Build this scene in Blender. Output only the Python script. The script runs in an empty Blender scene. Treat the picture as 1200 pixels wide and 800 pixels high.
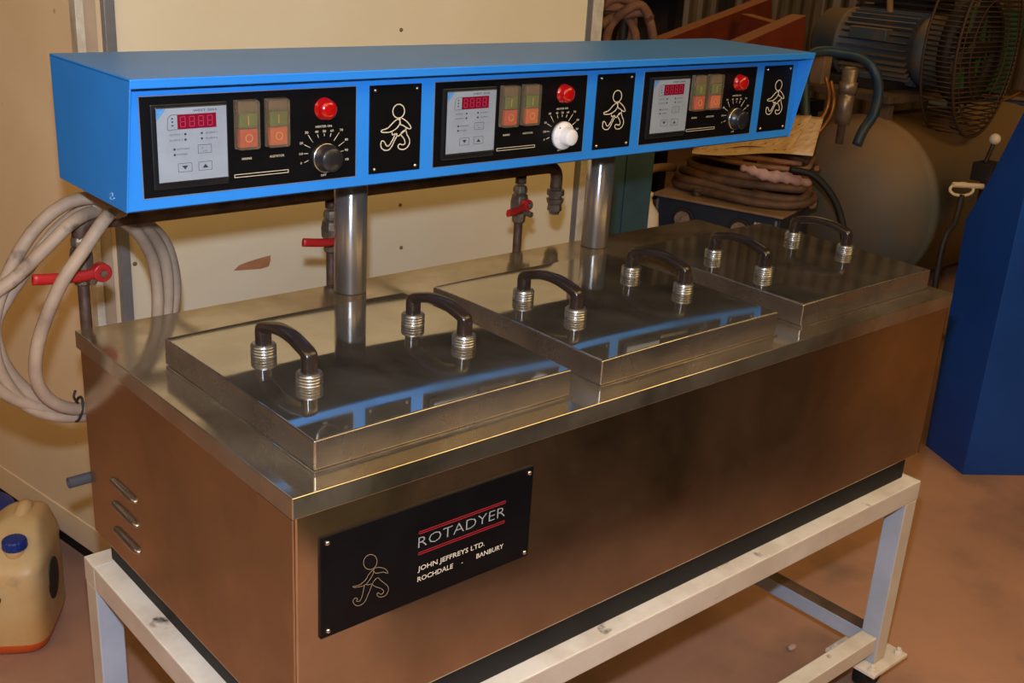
import bpy, bmesh, math, random
from mathutils import Vector, Matrix
random.seed(7)
SC = bpy.context.scene
COL = SC.collection
PI = math.pi

# ------------------------------------------------------------------ camera solved from the photo (metres, tank front-left top corner = origin)
CX, CY, CZ = -0.5391, -0.9376, 0.5873
YAW, PITCH, ROLL, F = -0.7318140, -0.3543120, 0.0617017, 1303.007
def basis():
    cy, sy = math.cos(YAW), math.sin(YAW); cp, sp = math.cos(PITCH), math.sin(PITCH)
    f = Vector((-sy*cp, cy*cp, sp)); r = Vector((cy, sy, 0)); u = r.cross(f)
    cr, sr = math.cos(ROLL), math.sin(ROLL)
    return r*cr+u*sr, u*cr-r*sr, f
BR, BU, BF = basis()
CAM = Vector((CX, CY, CZ))
def ray(u, v): return BF + BR*((u-600)/F) - BU*((v-400)/F)
def aty(u, v, y):            # survey helper: point of the photo on the plane y
    d = ray(u, v); return CAM + d*((y-CY)/d.y)
def atz(u, v, z):
    d = ray(u, v); return CAM + d*((z-CZ)/d.z)
def atd(u, v, Z):            # at distance Z along the view axis
    return CAM + ray(u, v)*Z

FLOOR = -0.90

# ------------------------------------------------------------------ materials
def srgb(c):
    return tuple((x/12.92 if x <= .04045 else ((x+.055)/1.055)**2.4) for x in [k/255 for k in c])
def mat(name, c, rough=.5, metal=0., c2=None, nscale=6., nlo=.4, nhi=.65, rvar=0., bump=0., bscale=40., stretch=None,
        coat=0., haze=0., hcol=(120,100,80), emit=None, estr=0., trans=0., spec=.5, c3=None, n3=20., t3=.62, t3w=.06, dust=None, ior=1.45, detail=6):
    m = bpy.data.materials.new(name); m.use_nodes = True
    nt = m.node_tree; N = nt.nodes; L = nt.links; b = N['Principled BSDF']
    col = srgb(c)+(1,)
    b.inputs['Base Color'].default_value = col
    b.inputs['Roughness'].default_value = rough; b.inputs['Metallic'].default_value = metal
    b.inputs['Specular IOR Level'].default_value = spec; b.inputs['Coat Weight'].default_value = coat
    b.inputs['IOR'].default_value = ior
    if trans: b.inputs['Transmission Weight'].default_value = trans
    if emit: b.inputs['Emission Color'].default_value = srgb(emit)+(1,); b.inputs['Emission Strength'].default_value = estr
    tc = N.new('ShaderNodeTexCoord'); src = tc.outputs['Object']
    if stretch:
        mp = N.new('ShaderNodeMapping'); mp.inputs['Scale'].default_value = stretch; L.new(src, mp.inputs[0]); src = mp.outputs[0]
    no = None
    if c2 or rvar:
        no = N.new('ShaderNodeTexNoise'); no.inputs['Scale'].default_value = nscale; no.inputs['Detail'].default_value = detail
        no.inputs['Roughness'].default_value = .6
        L.new(src, no.inputs['Vector'])
    if c2:
        r = N.new('ShaderNodeValToRGB'); r.color_ramp.elements[0].position = nlo; r.color_ramp.elements[1].position = nhi
        r.color_ramp.elements[0].color = col; r.color_ramp.elements[1].color = srgb(c2)+(1,)
        L.new(no.outputs['Fac'], r.inputs[0]); out = r.outputs[0]
        if c3:
            n2 = N.new('ShaderNodeTexNoise'); n2.inputs['Scale'].default_value = n3; n2.inputs['Detail'].default_value = 8; L.new(src, n2.inputs['Vector'])
            r2 = N.new('ShaderNodeValToRGB'); r2.color_ramp.elements[0].position = t3; r2.color_ramp.elements[1].position = t3+t3w
            r2.color_ramp.elements[0].color = (0,0,0,1); r2.color_ramp.elements[1].color = (1,1,1,1)
            L.new(n2.outputs['Fac'], r2.inputs[0])
            mx = N.new('ShaderNodeMix'); mx.data_type = 'RGBA'; L.new(r2.outputs[0], mx.inputs[0]); L.new(out, mx.inputs[6])
            mx.inputs[7].default_value = srgb(c3)+(1,); out = mx.outputs[2]
        if dust:                  # settled dust lies on whatever faces up
            ge = N.new('ShaderNodeNewGeometry'); sp = N.new('ShaderNodeSeparateXYZ'); L.new(ge.outputs['Normal'], sp.inputs[0])
            mr = N.new('ShaderNodeMapRange'); mr.inputs[1].default_value = .15; mr.inputs[2].default_value = .85; mr.inputs[3].default_value = .05; mr.inputs[4].default_value = .85
            L.new(sp.outputs[2], mr.inputs[0]); md = N.new('ShaderNodeMix'); md.data_type = 'RGBA'; L.new(mr.outputs[0], md.inputs[0]); L.new(out, md.inputs[6])
            md.inputs[7].default_value = srgb(dust)+(1,); out = md.outputs[2]
        L.new(out, b.inputs['Base Color'])
    if rvar:
        mr = N.new('ShaderNodeMapRange'); mr.inputs[1].default_value = .3; mr.inputs[2].default_value = .7
        mr.inputs[3].default_value = max(0, rough-rvar); mr.inputs[4].default_value = rough+rvar
        L.new(no.outputs['Fac'], mr.inputs[0]); L.new(mr.outputs[0], b.inputs['Roughness'])
    if bump:
        nb = N.new('ShaderNodeTexNoise'); nb.inputs['Scale'].default_value = bscale; nb.inputs['Detail'].default_value = 5; L.new(src, nb.inputs['Vector'])
        bp = N.new('ShaderNodeBump'); bp.inputs['Strength'].default_value = bump; bp.inputs['Distance'].default_value = .002
        L.new(nb.outputs['Fac'], bp.inputs['Height']); L.new(bp.outputs[0], b.inputs['Normal'])
    if haze:                      # thin uneven film of dried splashes on bare metal
        df = N.new('ShaderNodeBsdfDiffuse'); df.inputs[0].default_value = srgb(hcol)+(1,)
        hn = N.new('ShaderNodeTexNoise'); hn.inputs['Scale'].default_value = 3.2; hn.inputs['Detail'].default_value = 9; hn.inputs['Roughness'].default_value = .68
        hn.inputs['Distortion'].default_value = .6
        L.new(src, hn.inputs['Vector'])
        hr = N.new('ShaderNodeMapRange'); hr.inputs[1].default_value = .35; hr.inputs[2].default_value = .7; hr.inputs[3].default_value = haze*.35; hr.inputs[4].default_value = haze*1.9
        L.new(hn.outputs['Fac'], hr.inputs[0])
        ms = N.new('ShaderNodeMixShader'); L.new(hr.outputs[0], ms.inputs[0]); L.new(b.outputs[0], ms.inputs[1]); L.new(df.outputs[0], ms.inputs[2])
        L.new(ms.outputs[0], N['Material Output'].inputs[0])
    return m
M = {}
M['lid'] = mat('polished_steel', (200,196,186), .05, 1, c2=(176,168,152), nscale=5, rvar=.035, bump=.03, bscale=9, haze=.10, hcol=(150,140,125))
M['lidside'] = mat('brushed_steel', (205,198,188), .26, 1, c2=(168,156,140), nscale=9, rvar=.08, bump=.05, bscale=18, haze=.09, hcol=(160,138,120))
M['top'] = mat('tank_top_steel', (196,188,172), .12, 1, c2=(160,146,124), nscale=7, rvar=.07, bump=.03, bscale=8, haze=.16, hcol=(150,132,108))
M['tank'] = mat('tank_steel', (206,188,164), .16, 1, c2=(172,154,132), nscale=4, rvar=.09, bump=.12, bscale=7, nlo=.35, nhi=.7, haze=.06, hcol=(150,112,80))
M['post'] = mat('turned_steel', (208,203,196), .3, 1, rvar=.05, nscale=12, stretch=(1,1,.15), haze=.3, hcol=(150,140,130))
_b = M['post'].node_tree.nodes['Principled BSDF']; _b.inputs['Anisotropic'].default_value = .9; _b.inputs['Anisotropic Rotation'].default_value = .25
_t = M['post'].node_tree.nodes.new('ShaderNodeTangent'); _t.direction_type = 'RADIAL'; _t.axis = 'Z'
M['post'].node_tree.links.new(_t.outputs[0], _b.inputs['Tangent'])
M['chrome'] = mat('screw_metal', (205,200,190), .25, 1)
M['blue'] = mat('blue_paint', (46,130,208), .36, 0, c2=(40,122,198), nscale=3, coat=0, spec=.4, bump=.05, bscale=120)
M['bluetop'] = M['blue']
M['underside'] = mat('shaded_blue_underside', (30,40,52), .6)  # blue console underside, its shade put into the darker colour
M['bluemark'] = mat('chalk_mark', (130,175,215), .8)
M['black'] = mat('black_panel', (8,7,8), .42, 0, c2=(12,11,11), nscale=20, bump=.03, bscale=200, spec=.25)
M['silveredge'] = mat('panel_edge', (150,160,175), .4, .6)
M['plate'] = mat('black_nameplate', (8,7,9), .38, 0, c2=(13,12,13), nscale=14, spec=.25)
M['print'] = mat('cream_print', (205,190,160), .6)
M['printgrey'] = mat('grey_print', (140,140,130), .6)
M['printdim'] = mat('thin_brass_print', (135,112,80), .6)
M['printred'] = mat('red_print', (140,28,32), .5)
M['ctrl'] = mat('controller_face', (150,156,160), .35, .1, c2=(138,143,147), nscale=15)
M['ctrlblue'] = mat('controller_corner', (50,130,190), .5)
M['ink'] = mat('dark_ink', (42,42,48), .6)
M['led'] = mat('red_display', (120,14,38), .25, coat=.5)
M['ledseg'] = mat('display_segment', (165,55,75), .4)
M['bezel'] = mat('black_bezel', (24,22,22), .3, c2=(34,31,30), nscale=30)
M['swframe'] = mat('switch_body', (118,100,78), .4)
M['swgreen'] = mat('green_rocker', (104,125,48), .45)
M['swred'] = mat('red_rocker', (215,92,62), .45)
M['swred2'] = mat('orange_rocker', (222,112,62), .45)
M['swcover'] = mat('clear_switch_cover', (240,225,195), .15, trans=.93, ior=1.15)
M['swglyph'] = mat('switch_glyph', (235,190,90), .6)
M['lamp'] = mat('red_lamp_lens', (170,12,12), .15, coat=.6, spec=.6)
M['knob'] = mat('black_knob', (36,33,32), .32, coat=.2)
M['knobwhite'] = mat('white_knob', (222,215,208), .35, coat=.2)
M['knobdark'] = mat('dark_blue_knob', (30,30,34), .3)
M['handle'] = mat('handle_bakelite', (34,27,23), .26, c2=(52,37,28), nscale=14, coat=.3, bump=.05)
M['boss'] = mat('ribbed_aluminium', (176,172,166), .3, .9, c2=(140,134,126), nscale=60)
M['plinth'] = mat('black_rubber_plinth', (13,11,10), .65, c2=(22,18,16), nscale=10)
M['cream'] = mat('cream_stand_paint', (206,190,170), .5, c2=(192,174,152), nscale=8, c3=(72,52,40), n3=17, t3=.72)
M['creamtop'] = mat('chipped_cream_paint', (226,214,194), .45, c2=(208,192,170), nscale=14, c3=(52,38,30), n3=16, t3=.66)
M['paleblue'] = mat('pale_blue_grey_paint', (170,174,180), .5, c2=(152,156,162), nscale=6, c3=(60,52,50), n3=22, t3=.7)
M['rust'] = mat('rusty_iron', (70,46,34), .6, .3, c2=(98,72,52), nscale=30, bump=.3, bscale=60)
M['brass'] = mat('dirty_brass', (128,112,90), .45, .6, c2=(90,72,54), nscale=40, bump=.2, bscale=90)
M['redpaint'] = mat('red_lever_paint', (178,32,28), .4, c2=(140,22,22), nscale=20)
M['hose'] = mat('beige_hose', (176,150,122), .62, c2=(128,106,86), nscale=9, nlo=.35, nhi=.7, c3=(98,80,66), n3=14, t3=.63)
M['wall'] = mat('cream_wall_panel', (228,214,182), .36, c2=(222,206,170), nscale=1.6, bump=.04, bscale=5, spec=.4, c3=(180,150,108), n3=26, t3=.76)
M['wallleft'] = mat('cream_wall_side', (234,206,166), .5, c2=(226,196,152), nscale=2.2, bump=.04, bscale=6, c3=(150,118,84), n3=24, t3=.74)
M['trimgrey'] = mat('grey_steel_trim', (136,134,132), .4, .35, c2=(118,115,112), nscale=7)
M['trimtan'] = mat('tan_trim', (176,154,128), .5, c2=(160,138,112), nscale=9)
M['trimbrown'] = mat('brown_gap', (122,92,64), .6)
M['trimwhite'] = mat('white_trim', (206,200,180), .45, c2=(176,158,132), nscale=18)
M['patch'] = mat('bare_patch', (178,122,82), .7, c2=(160,104,70), nscale=30)
M['floor'] = mat('stained_concrete', (186,136,104), .62, c2=(158,116,92), nscale=2.3, c3=(136,104,84), n3=5.5, t3=.52, t3w=.25, bump=.2, bscale=30, nlo=.35, nhi=.68)
M['can'] = mat('jerrycan_plastic', (206,172,118), .42, c2=(196,142,78), nscale=5, bump=.06, bscale=30, c3=(182,150,108), n3=11, t3=.66)
M['canliquid'] = mat('orange_liquid_level', (214,92,34), .4, c2=(200,78,28), nscale=8)
M['canlabel'] = mat('dark_can_label', (40,46,44), .5, c2=(110,70,54), nscale=34, nlo=.55, nhi=.6)
M['bluecap'] = mat('blue_plastic', (22,52,130), .38, c2=(18,44,112), nscale=18)
M['cabblue'] = mat('deep_blue_paint', (18,66,138), .45, c2=(14,58,124), nscale=3)
M['teal'] = mat('teal_cabinet_paint', (52,78,82), .55, c2=(40,62,68), nscale=5)
M['comp'] = mat('dusty_teal_paint', (84,92,88), .6, c2=(112,92,66), nscale=2.4, nlo=.42, nhi=.62, bump=.05, dust=(156,118,78))
M['compdark'] = mat('blue_grey_motor_paint', (62,78,86), .55, c2=(110,88,60), nscale=6, nlo=.48, nhi=.68, dust=(140,108,74))
M['hoop'] = mat('blue_tube_paint', (30,60,84), .45, c2=(60,66,66), nscale=12)
M['dust'] = mat('dusty_brown', (150,116,82), .75, c2=(126,96,66), nscale=9)
M['dirt'] = mat('dirty_brown_plate', (104,78,54), .75, c2=(70,54,40), nscale=9)
M['cage'] = mat('rusty_wire', (70,50,35), .6, .2)
M['darkiron'] = mat('dark_iron', (40,34,30), .6, .2, c2=(62,48,36), nscale=12)
M['silver'] = mat('silver_filter', (160,142,124), .4, .6, c2=(120,100,82), nscale=12)
M['redox'] = mat('red_oxide_paint', (132,52,24), .6, c2=(112,42,20), nscale=6)
M['redoxedge'] = mat('worn_beam_edge', (158,96,58), .7)
M['rope'] = mat('dusty_brown_hose', (142,98,72), .7, c2=(104,72,52), nscale=12)
M['cable'] = mat('brown_cable', (112,80,54), .6, c2=(78,56,40), nscale=14)
M['cablered'] = mat('orange_cable', (176,84,40), .6)
M['paper'] = mat('old_newspaper', (224,192,152), .8, c2=(204,158,118), nscale=22, c3=(164,100,72), n3=30, t3=.62, stretch=(1,2.5,1))
M['paperedge'] = mat('paper_edge', (226,196,150), .8)
M['rag'] = mat('pinkish_rag', (190,152,140), .85, c2=(158,110,96), nscale=16)
M['clad'] = mat('corrugated_sheet', (150,128,104), .5, .3, c2=(112,92,72), nscale=4, stretch=(1,1,.3))
M['green'] = mat('green_machine_paint', (10,96,48), .5, c2=(8,78,40), nscale=4)
M['olive'] = mat('dark_green_paint', (40,54,12), .6, c2=(28,38,10), nscale=4)
M['dark'] = mat('dark_shelf', (36,28,24), .8, c2=(58,42,32), nscale=6)
M['shelf'] = mat('brown_shelf_edge', (110,76,48), .7)
M['bluegrey'] = mat('blue_grey_ducting', (88,98,108), .5, .2, c2=(70,76,84), nscale=5)
M['draingrey'] = mat('grey_plastic_pipe', (66,68,74), .5)
M['glassdial'] = mat('dial_glass', (150,128,110), .25, c2=(110,84,66), nscale=30)
M['navy'] = mat('welder_blue', (34,44,58), .5, c2=(44,46,50), nscale=6)
M['white'] = mat('white_ceramic', (222,205,180), .4)
M['copper'] = mat('copper_tube', (186,126,66), .4, .6)
M['ceil'] = mat('dark_ceiling', (70,58,46), .8)

# ------------------------------------------------------------------ mesh helpers
def newbm(): return bmesh.new()
def V(*a): return Vector(a)
def add_box(bm, lo, hi, mi=0, rot=None, org=None):
    x0,y0,z0 = lo; x1,y1,z1 = hi
    p = [V(x0,y0,z0),V(x1,y0,z0),V(x1,y1,z0),V(x0,y1,z0),V(x0,y0,z1),V(x1,y0,z1),V(x1,y1,z1),V(x0,y1,z1)]
    if rot is not None:
        o = Vector(org) if org is not None else V(0,0,0)
        p = [rot @ (q-o) + o for q in p]
    v = [bm.verts.new(q) for q in p]
    fs = []
    for i in ((0,3,2,1),(4,5,6,7),(0,1,5,4),(1,2,6,5),(2,3,7,6),(3,0,4,7)):
        f = bm.faces.new([v[k] for k in i]); f.material_index = mi; fs.append(f)
    return fs
def frame_of(d):
    d = d.normalized(); a = V(0,0,1) if abs(d.z) < .9 else V(1,0,0)
    x = d.cross(a).normalized(); return x, x.cross(d).normalized()*-1
def add_lathe(bm, a, b, prof, seg=24, mi=0, caps=True, smooth=True):
    """prof: (t along a->b in metres, radius)"""
    a = Vector(a); b = Vector(b); d = (b-a).normalized(); x, y = frame_of(d)
    rings = []
    for t, r in prof:
        rings.append([bm.verts.new(a + d*t + (x*math.cos(2*PI*k/seg)+y*math.sin(2*PI*k/seg))*max(r,1e-5)) for k in range(seg)])
    for i in range(len(rings)-1):
        for k in range(seg):
            f = bm.faces.new((rings[i][k], rings[i][(k+1)%seg], rings[i+1][(k+1)%seg], rings[i+1][k])); f.material_index = mi; f.smooth = smooth
    if caps:
        f = bm.faces.new(rings[0][::-1]); f.material_index = mi
        f = bm.faces.new(rings[-1]); f.material_index = mi
def add_cyl(bm, a, b, r, seg=20, mi=0, r2=None, bev=0):
    L = (Vector(b)-Vector(a)).length; r2 = r if r2 is None else r2
    if bev: prof = [(0,r-bev),(bev*.3,r-bev*.3),(bev,r),(L-bev,r2),(L-bev*.3,r2-bev*.3),(L,r2-bev)]
    else: prof = [(0,r),(L,r2)]
    add_lathe(bm, a, b, prof, seg, mi)
def spline(pts, n=6, closed=False):
    P = [Vector(p) for p in pts]; out = []
    m = len(P); rng = range(m if closed else m-1)
    for i in rng:
        p0 = P[i-1] if (i > 0 or closed) else P[0]*2-P[1]
        p1 = P[i]; p2 = P[(i+1) % m]
        p3 = P[(i+2) % m] if (i+2 < m or closed) else P[-1]*2-P[-2]
        for k in range(n):
            t = k/n
            out.append(.5*((2*p1)+(p2-p0)*t+(2*p0-5*p1+4*p2-p3)*t*t+(3*p1-p0-3*p2+p3)*t**3))
    if not closed: out.append(P[-1])
    return out
def add_tube(bm, pts, r, seg=10, mi=0, closed=False, sx=1., sy=1., up=None):
    n = len(pts); rings = []; px = None
    for i in range(n):
        if closed: t = pts[(i+1)%n]-pts[i-1]
        else: t = pts[min(i+1,n-1)]-pts[max(i-1,0)]
        t.normalize()
        if up is not None:
            y = (Vector(up)-t*t.dot(Vector(up))).normalized(); x = t.cross(y)
        else:
            if px is None: x, _ = frame_of(t)
            else: x = (px-t*px.dot(t)).normalized()
            px = x; y = t.cross(x)
        rr = r[i] if isinstance(r, (list,tuple)) else r
        rings.append([bm.verts.new(pts[i]+(x*math.cos(2*PI*k/seg)*sx+y*math.sin(2*PI*k/seg)*sy)*rr) for k in range(seg)])
    for i in range(n if closed else n-1):
        A = rings[i]; B = rings[(i+1)%n]
        off = 0
        if closed and i == n-1:
            off = min(range(seg), key=lambda o: (A[0].co-B[o].co).length)
        for k in range(seg):
            f = bm.faces.new((A[k], A[(k+1)%seg], B[(k+1+off)%seg], B[(k+off)%seg])); f.smooth = True; f.material_index = mi
    if not closed:
        bm.faces.new(rings[0][::-1]).material_index = mi; bm.faces.new(rings[-1]).material_index = mi
def add_prism(bm, poly, vec, mi=0):
    """poly: list of 3D points, extruded by vec"""
    a = [bm.verts.new(Vector(p)) for p in poly]; b = [bm.verts.new(Vector(p)+Vector(vec)) for p in poly]
    n = len(poly)
    bm.faces.new(a).material_index = mi; bm.faces.new(b[::-1]).material_index = mi
    for i in range(n):
        f = bm.faces.new((a[i], b[i], b[(i+1)%n], a[(i+1)%n])); f.material_index = mi
def add_sphere(bm, c, r, mi=0, seg=16, rings=10, scale=(1,1,1)):
    g = bmesh.ops.create_uvsphere(bm, u_segments=seg, v_segments=rings, radius=1)
    for v in g['verts']:
        v.co = V(v.co.x*r*scale[0], v.co.y*r*scale[1], v.co.z*r*scale[2]) + Vector(c)
        for f in v.link_faces: f.smooth = True; f.material_index = mi
def obj(name, bm, mats, parent=None, bevel=0, seg=2, off=None, smooth=False):
    """link bm as one mesh; verts are in world coordinates, stored relative to the parent's base"""
    bmesh.ops.recalc_face_normals(bm, faces=bm.faces)
    base = V(0,0,0)
    q = parent
    while q is not None: base += q.location; q = q.parent
    vs = [v.co.copy() for v in bm.verts]
    loc = V(0,0,0)
    if vs:
        mn = V(min(v.x for v in vs), min(v.y for v in vs), min(v.z for v in vs)); mx = V(max(v.x for v in vs), max(v.y for v in vs), max(v.z for v in vs))
        c = V((mn.x+mx.x)/2, (mn.y+mx.y)/2, mn.z)
        loc = c-base
        bmesh.ops.translate(bm, verts=bm.verts, vec=-c)
    if smooth:
        for f in bm.faces: f.smooth = True
    me = bpy.data.meshes.new(name); bm.to_mesh(me); bm.free()
    if not isinstance(mats, (list,tuple)): mats = [mats]
    for m in mats: me.materials.append(m)
    o = bpy.data.objects.new(name, me); COL.objects.link(o); o.location = loc
    if parent is not None: o.parent = parent
    if bevel:
        b = o.modifiers.new('Bevel', 'BEVEL'); b.width = bevel; b.segments = seg; b.limit_method = 'ANGLE'; b.angle_limit = math.radians(40)
    return o
def tag(o, label, cat, group=None):
    o['label'] = label; o['category'] = cat
    if group: o['group'] = group
    return o
def thing(name, label, cat, loc, group=None):
    o = bpy.data.objects.new(name, None); o.empty_display_size = .05; COL.objects.link(o); o.location = Vector(loc)
    return tag(o, label, cat, group)
def struct(name, bm, mats, bevel=0):
    o = obj(name, bm, mats, None, bevel); o['kind'] = 'structure'; return o
def copy_tree(o, parent=None):
    c = o.copy(); COL.objects.link(c); c.parent = parent
    for ch in list(o.children): copy_tree(ch, c)
    return c
def add_text(bm, s, O, ux, uv, h, mi=0, w=None, align='l', depth=0.0, fat=0.):
    """letters on a plane: O = baseline start, ux = reading direction, uv = up, h = cap height"""
    cu = bpy.data.curves.new('t', 'FONT'); cu.body = s; cu.size = 1; cu.resolution_u = 2; cu.offset = fat
    to = bpy.data.objects.new('t', cu); COL.objects.link(to)
    dg = bpy.context.evaluated_depsgraph_get(); me = bpy.data.meshes.new_from_object(to.evaluated_get(dg))
    vs = [v.co.copy() for v in me.vertices]; fs = [tuple(p.vertices) for p in me.polygons]
    bpy.data.objects.remove(to); bpy.data.curves.remove(cu); bpy.data.meshes.remove(me)
    if not vs: return
    x0 = min(v.x for v in vs); x1 = max(v.x for v in vs); sc = h/.7; sx = sc if w is None else w/(x1-x0)
    W = (x1-x0)*sx; s0 = 0 if align == 'l' else (-W/2 if align == 'c' else -W)
    O = Vector(O); ux = Vector(ux).normalized(); uv = Vector(uv).normalized()
    nv = [bm.verts.new(O+ux*(s0+(v.x-x0)*sx)+uv*(v.y*sc)) for v in vs]
    for f in fs:
        try: bm.faces.new([nv[i] for i in f]).material_index = mi
        except ValueError: pass

# ================================================================== SETTING
bm = newbm(); add_box(bm, (-4,-4.5,FLOOR-.1), (8.5,5.2,FLOOR)); struct('floor', bm, M['floor'])
WY = 1.30; WX0, WX1 = .30, 1.675
# cold-room like booth: front face, left face (slightly splayed), roof off frame
lp0 = V(.288,1.30,0); lp1 = V(-.165,4.1,0)
bm = newbm(); add_box(bm, (.345,WY,FLOOR+.03), (WX1,WY+.06,1.75))
struct('wall_front', bm, M['wall'])
bm = newbm()
d = (lp1-lp0).normalized(); n = V(d.y,-d.x,0)
pts = [lp0, lp1, lp1+n*.06, lp0+n*.06]
add_prism(bm, [V(p.x,p.y,FLOOR+.05) for p in pts], (0,0,2.6)); struct('wall_left', bm, M['wallleft'])
bm = newbm(); q = [lp0-n*.003, lp1-n*.003, lp1+n*.02, lp0+n*.02]
add_prism(bm, [V(p.x,p.y,FLOOR+.045) for p in q], (0,0,.07)); struct('baseboard_left', bm, M['wallleft'], .002)
bm = newbm(); q = [lp0+n*.012, lp1+n*.012, lp1+n*.05, lp0+n*.05]
add_prism(bm, [V(p.x,p.y,FLOOR) for p in q], (0,0,.047)); struct('baseboard_kick', bm, M['plinth'])
bm = newbm(); add_box(bm, (.35,WY+.012,FLOOR), (WX1-.01,WY+.05,FLOOR+.03)); struct('baseboard_front', bm, M['plinth'])
bm = newbm(); add_box(bm, (.284,WY-.006,FLOOR+.02), (.301,WY+.05,1.75)); struct('trim_1', bm, M['trimwhite'], .0015)
bm = newbm(); add_box(bm, (.302,WY+.002,FLOOR+.02), (.327,WY+.05,1.75)); struct('trim_2', bm, M['trimtan'])
bm = newbm(); add_box(bm, (.327,WY+.012,FLOOR+.02), (.3385,WY+.05,1.75)); struct('trim_3', bm, M['trimbrown'])
bm = newbm(); add_box(bm, (.3385,WY-.012,FLOOR+.02), (.360,WY+.05,1.75)); struct('trim_4', bm, M['trimgrey'], .001)
bm = newbm(); add_box(bm, (WX1-.006,WY-.004,FLOOR+.02), (WX1+.012,WY+.0,1.75)); struct('trim_5', bm, M['trimgrey'])
bm = newbm(); add_box(bm, (WX1+.012,WY-.008,FLOOR+.02), (WX1+.05,WY+.062,1.75)); struct('trim_6', bm, M['trimwhite'], .002)
# bare patch, dried drip marks and screw heads belong to the booth face
bm = newbm()
pp = [(274,317),(280,311),(290,307),(303,303),(317,299),(317,305),(315,312),(305,315),(290,316)]
add_prism(bm, [aty(u,v,WY-.0008) for u,v in pp], (0,.0012,0))
o = obj('trim_patch', bm, M['patch']); o['kind'] = 'structure'; o.name = 'trim_7'
bm = newbm()
for u,v in ((470,290),(469,240),(158,309),(470,35)):
    p = aty(u,v,WY); add_lathe(bm, p+V(0,.001,0), p-V(0,.004,0), [(0,.005),(.003,.0045),(.005,.002)], 10)
o = struct('trim_8', bm, M['trimbrown'])
# inner side wall of the booth at its right end and the far workshop shell
bm = newbm(); add_box(bm, (WX1-.02,WY+.06,FLOOR), (WX1+.04,3.9,1.75)); struct('wall_booth_right', bm, M['wallleft'])
def corrug(bm, a, b, z0, z1, pitch=.15, amp=.03):
    a = Vector(a); b = Vector(b); L = (b-a).length; d = (b-a)/L; n = V(-d.y,d.x,0); k = int(L/pitch*6); prev = None
    for i in range(k+1):
        t = i*L/k; ph = 2*PI*t/pitch; o_ = n*amp*max(-.6,min(.6,math.sin(ph)))
        p = a+d*t+o_
        v = (bm.verts.new(V(p.x,p.y,z0)), bm.verts.new(V(p.x,p.y,z1)))
        if prev: bm.faces.new((prev[0],v[0],v[1],prev[1]))
        prev = v
bm = newbm(); corrug(bm, (1.5,4.6,0), (7.6,4.6,0), FLOOR, 2.6); struct('wall_back', bm, M['clad'])
bm = newbm(); corrug(bm, (7.6,4.6,0), (7.6,-4.2,0), FLOOR, 2.6); struct('wall_right', bm, M['clad'])
bm = newbm(); add_box(bm, (-4,-4.5,2.6), (8.5,5.2,2.7)); struct('ceiling', bm, M['ceil'])
bm = newbm(); add_box(bm, (-3.6,-4.3,FLOOR), (8.2,-4.2,2.6)); struct('wall_near', bm, M['ceil'])
bm = newbm(); add_box(bm, (-3.7,-4.3,FLOOR), (-3.6,5.0,2.6)); struct('wall_far_left', bm, M['ceil'])

# ================================================================== DYEING MACHINE (tank + console)
TL, TW, TH = 1.40, .6218, .332
mach = thing('dyeing_machine', 'long stainless steel dyeing tank with blue control console raised on two posts', 'machine', (.7,.31,-.385))
bm = newbm()
add_box(bm, (.004,.0022,-TH), (TL-.004,TW-.004,-.006))
o = obj('tank_body', bm, M['tank'], mach, .003)
bm = newbm(); add_box(bm, (0,0,-.0269), (TL,TW,0)); obj('tank_rim', bm, M['top'], mach, .0014, 3)
for a_ in (.0015, TL-.0045):                         # folded corner seams
    bm = newbm(); add_box(bm, (a_,.0030,-TH), (a_+.003,.082,-.0275)); obj('seam_plate', bm, M['tank'], mach, .001)
bm = newbm(); add_box(bm, (.022,.016,-.385), (TL-.022,TW-.016,-TH+.001)); obj('plinth', bm, M['plinth'], mach, .003)
for z in (-.2045,-.2435,-.2865):                     # three louvres
    bm = newbm(); a = V(.004,.441,z); b = V(.004,.531,z)
    P = [a+(b-a)*t for t in (0,.04,.12,.5,.88,.96,1)]
    R_ = [.002,.005,.0068,.0072,.0068,.005,.002]
    add_tube(bm, P, R_, 14, sx=1, sy=.8); obj('louvre', bm, M['lidside'], mach)
# raised lip around each opening
LX = (.0501,.5056,.9722); LW, LY0, LD, LH = .3976, .0372, .3874, .0403
for x in LX:
    bm = newbm(); add_box(bm, (x-.002,LY0-.004,-.001), (x+LW+.002,LY0+LD-.006,.0028)); obj('opening_lip', bm, M['top'], mach, .0010, 2)
# nameplate
bm = newbm(); add_box(bm, (.0345,-.0012,-.193), (.3535,.0045,-.0605)); npl = obj('nameplate', bm, M['plate'], mach, .0006)
for x,z in ((.043,-.068),(.346,-.068),(.347,-.186),(.044,-.1845)):
    bm = newbm(); add_lathe(bm, (x,-.001,z), (x,-.0045,z), [(0,.0035),(.0012,.0034),(.0028,.002),(.0034,.0004)], 14); obj('screw', bm, M['chrome'], npl)
def PL(x, y): return aty(360+x/3.636, 540+y/3.636, 0.)
def onp(p, y): return V(p.x, y, p.z)
Xp, Zp = V(1,0,0), V(0,0,1)
bm = newbm(); yf = -.0016
add_text(bm, 'ROTADYER', (.1703,yf,-.1185), Xp, Zp, .0148, 1, w=.1375, fat=-.014)
for z in (-.0968,-.1255):
    for dz in (0, -.0028):
        add_box(bm, (.1703,yf-.0001,z+dz-.0006), (.3085,yf+.0003,z+dz+.0006), 2)
    for x in (.1703,.3077): add_box(bm, (x,yf-.0001,z-.0034), (x+.0008,yf+.0003,z+.0006), 2)
add_text(bm, 'JOHN JEFFREYS LTD.', (.1708,yf,-.1515), Xp, Zp, .0068, 0, w=.1055, fat=.01)
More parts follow.
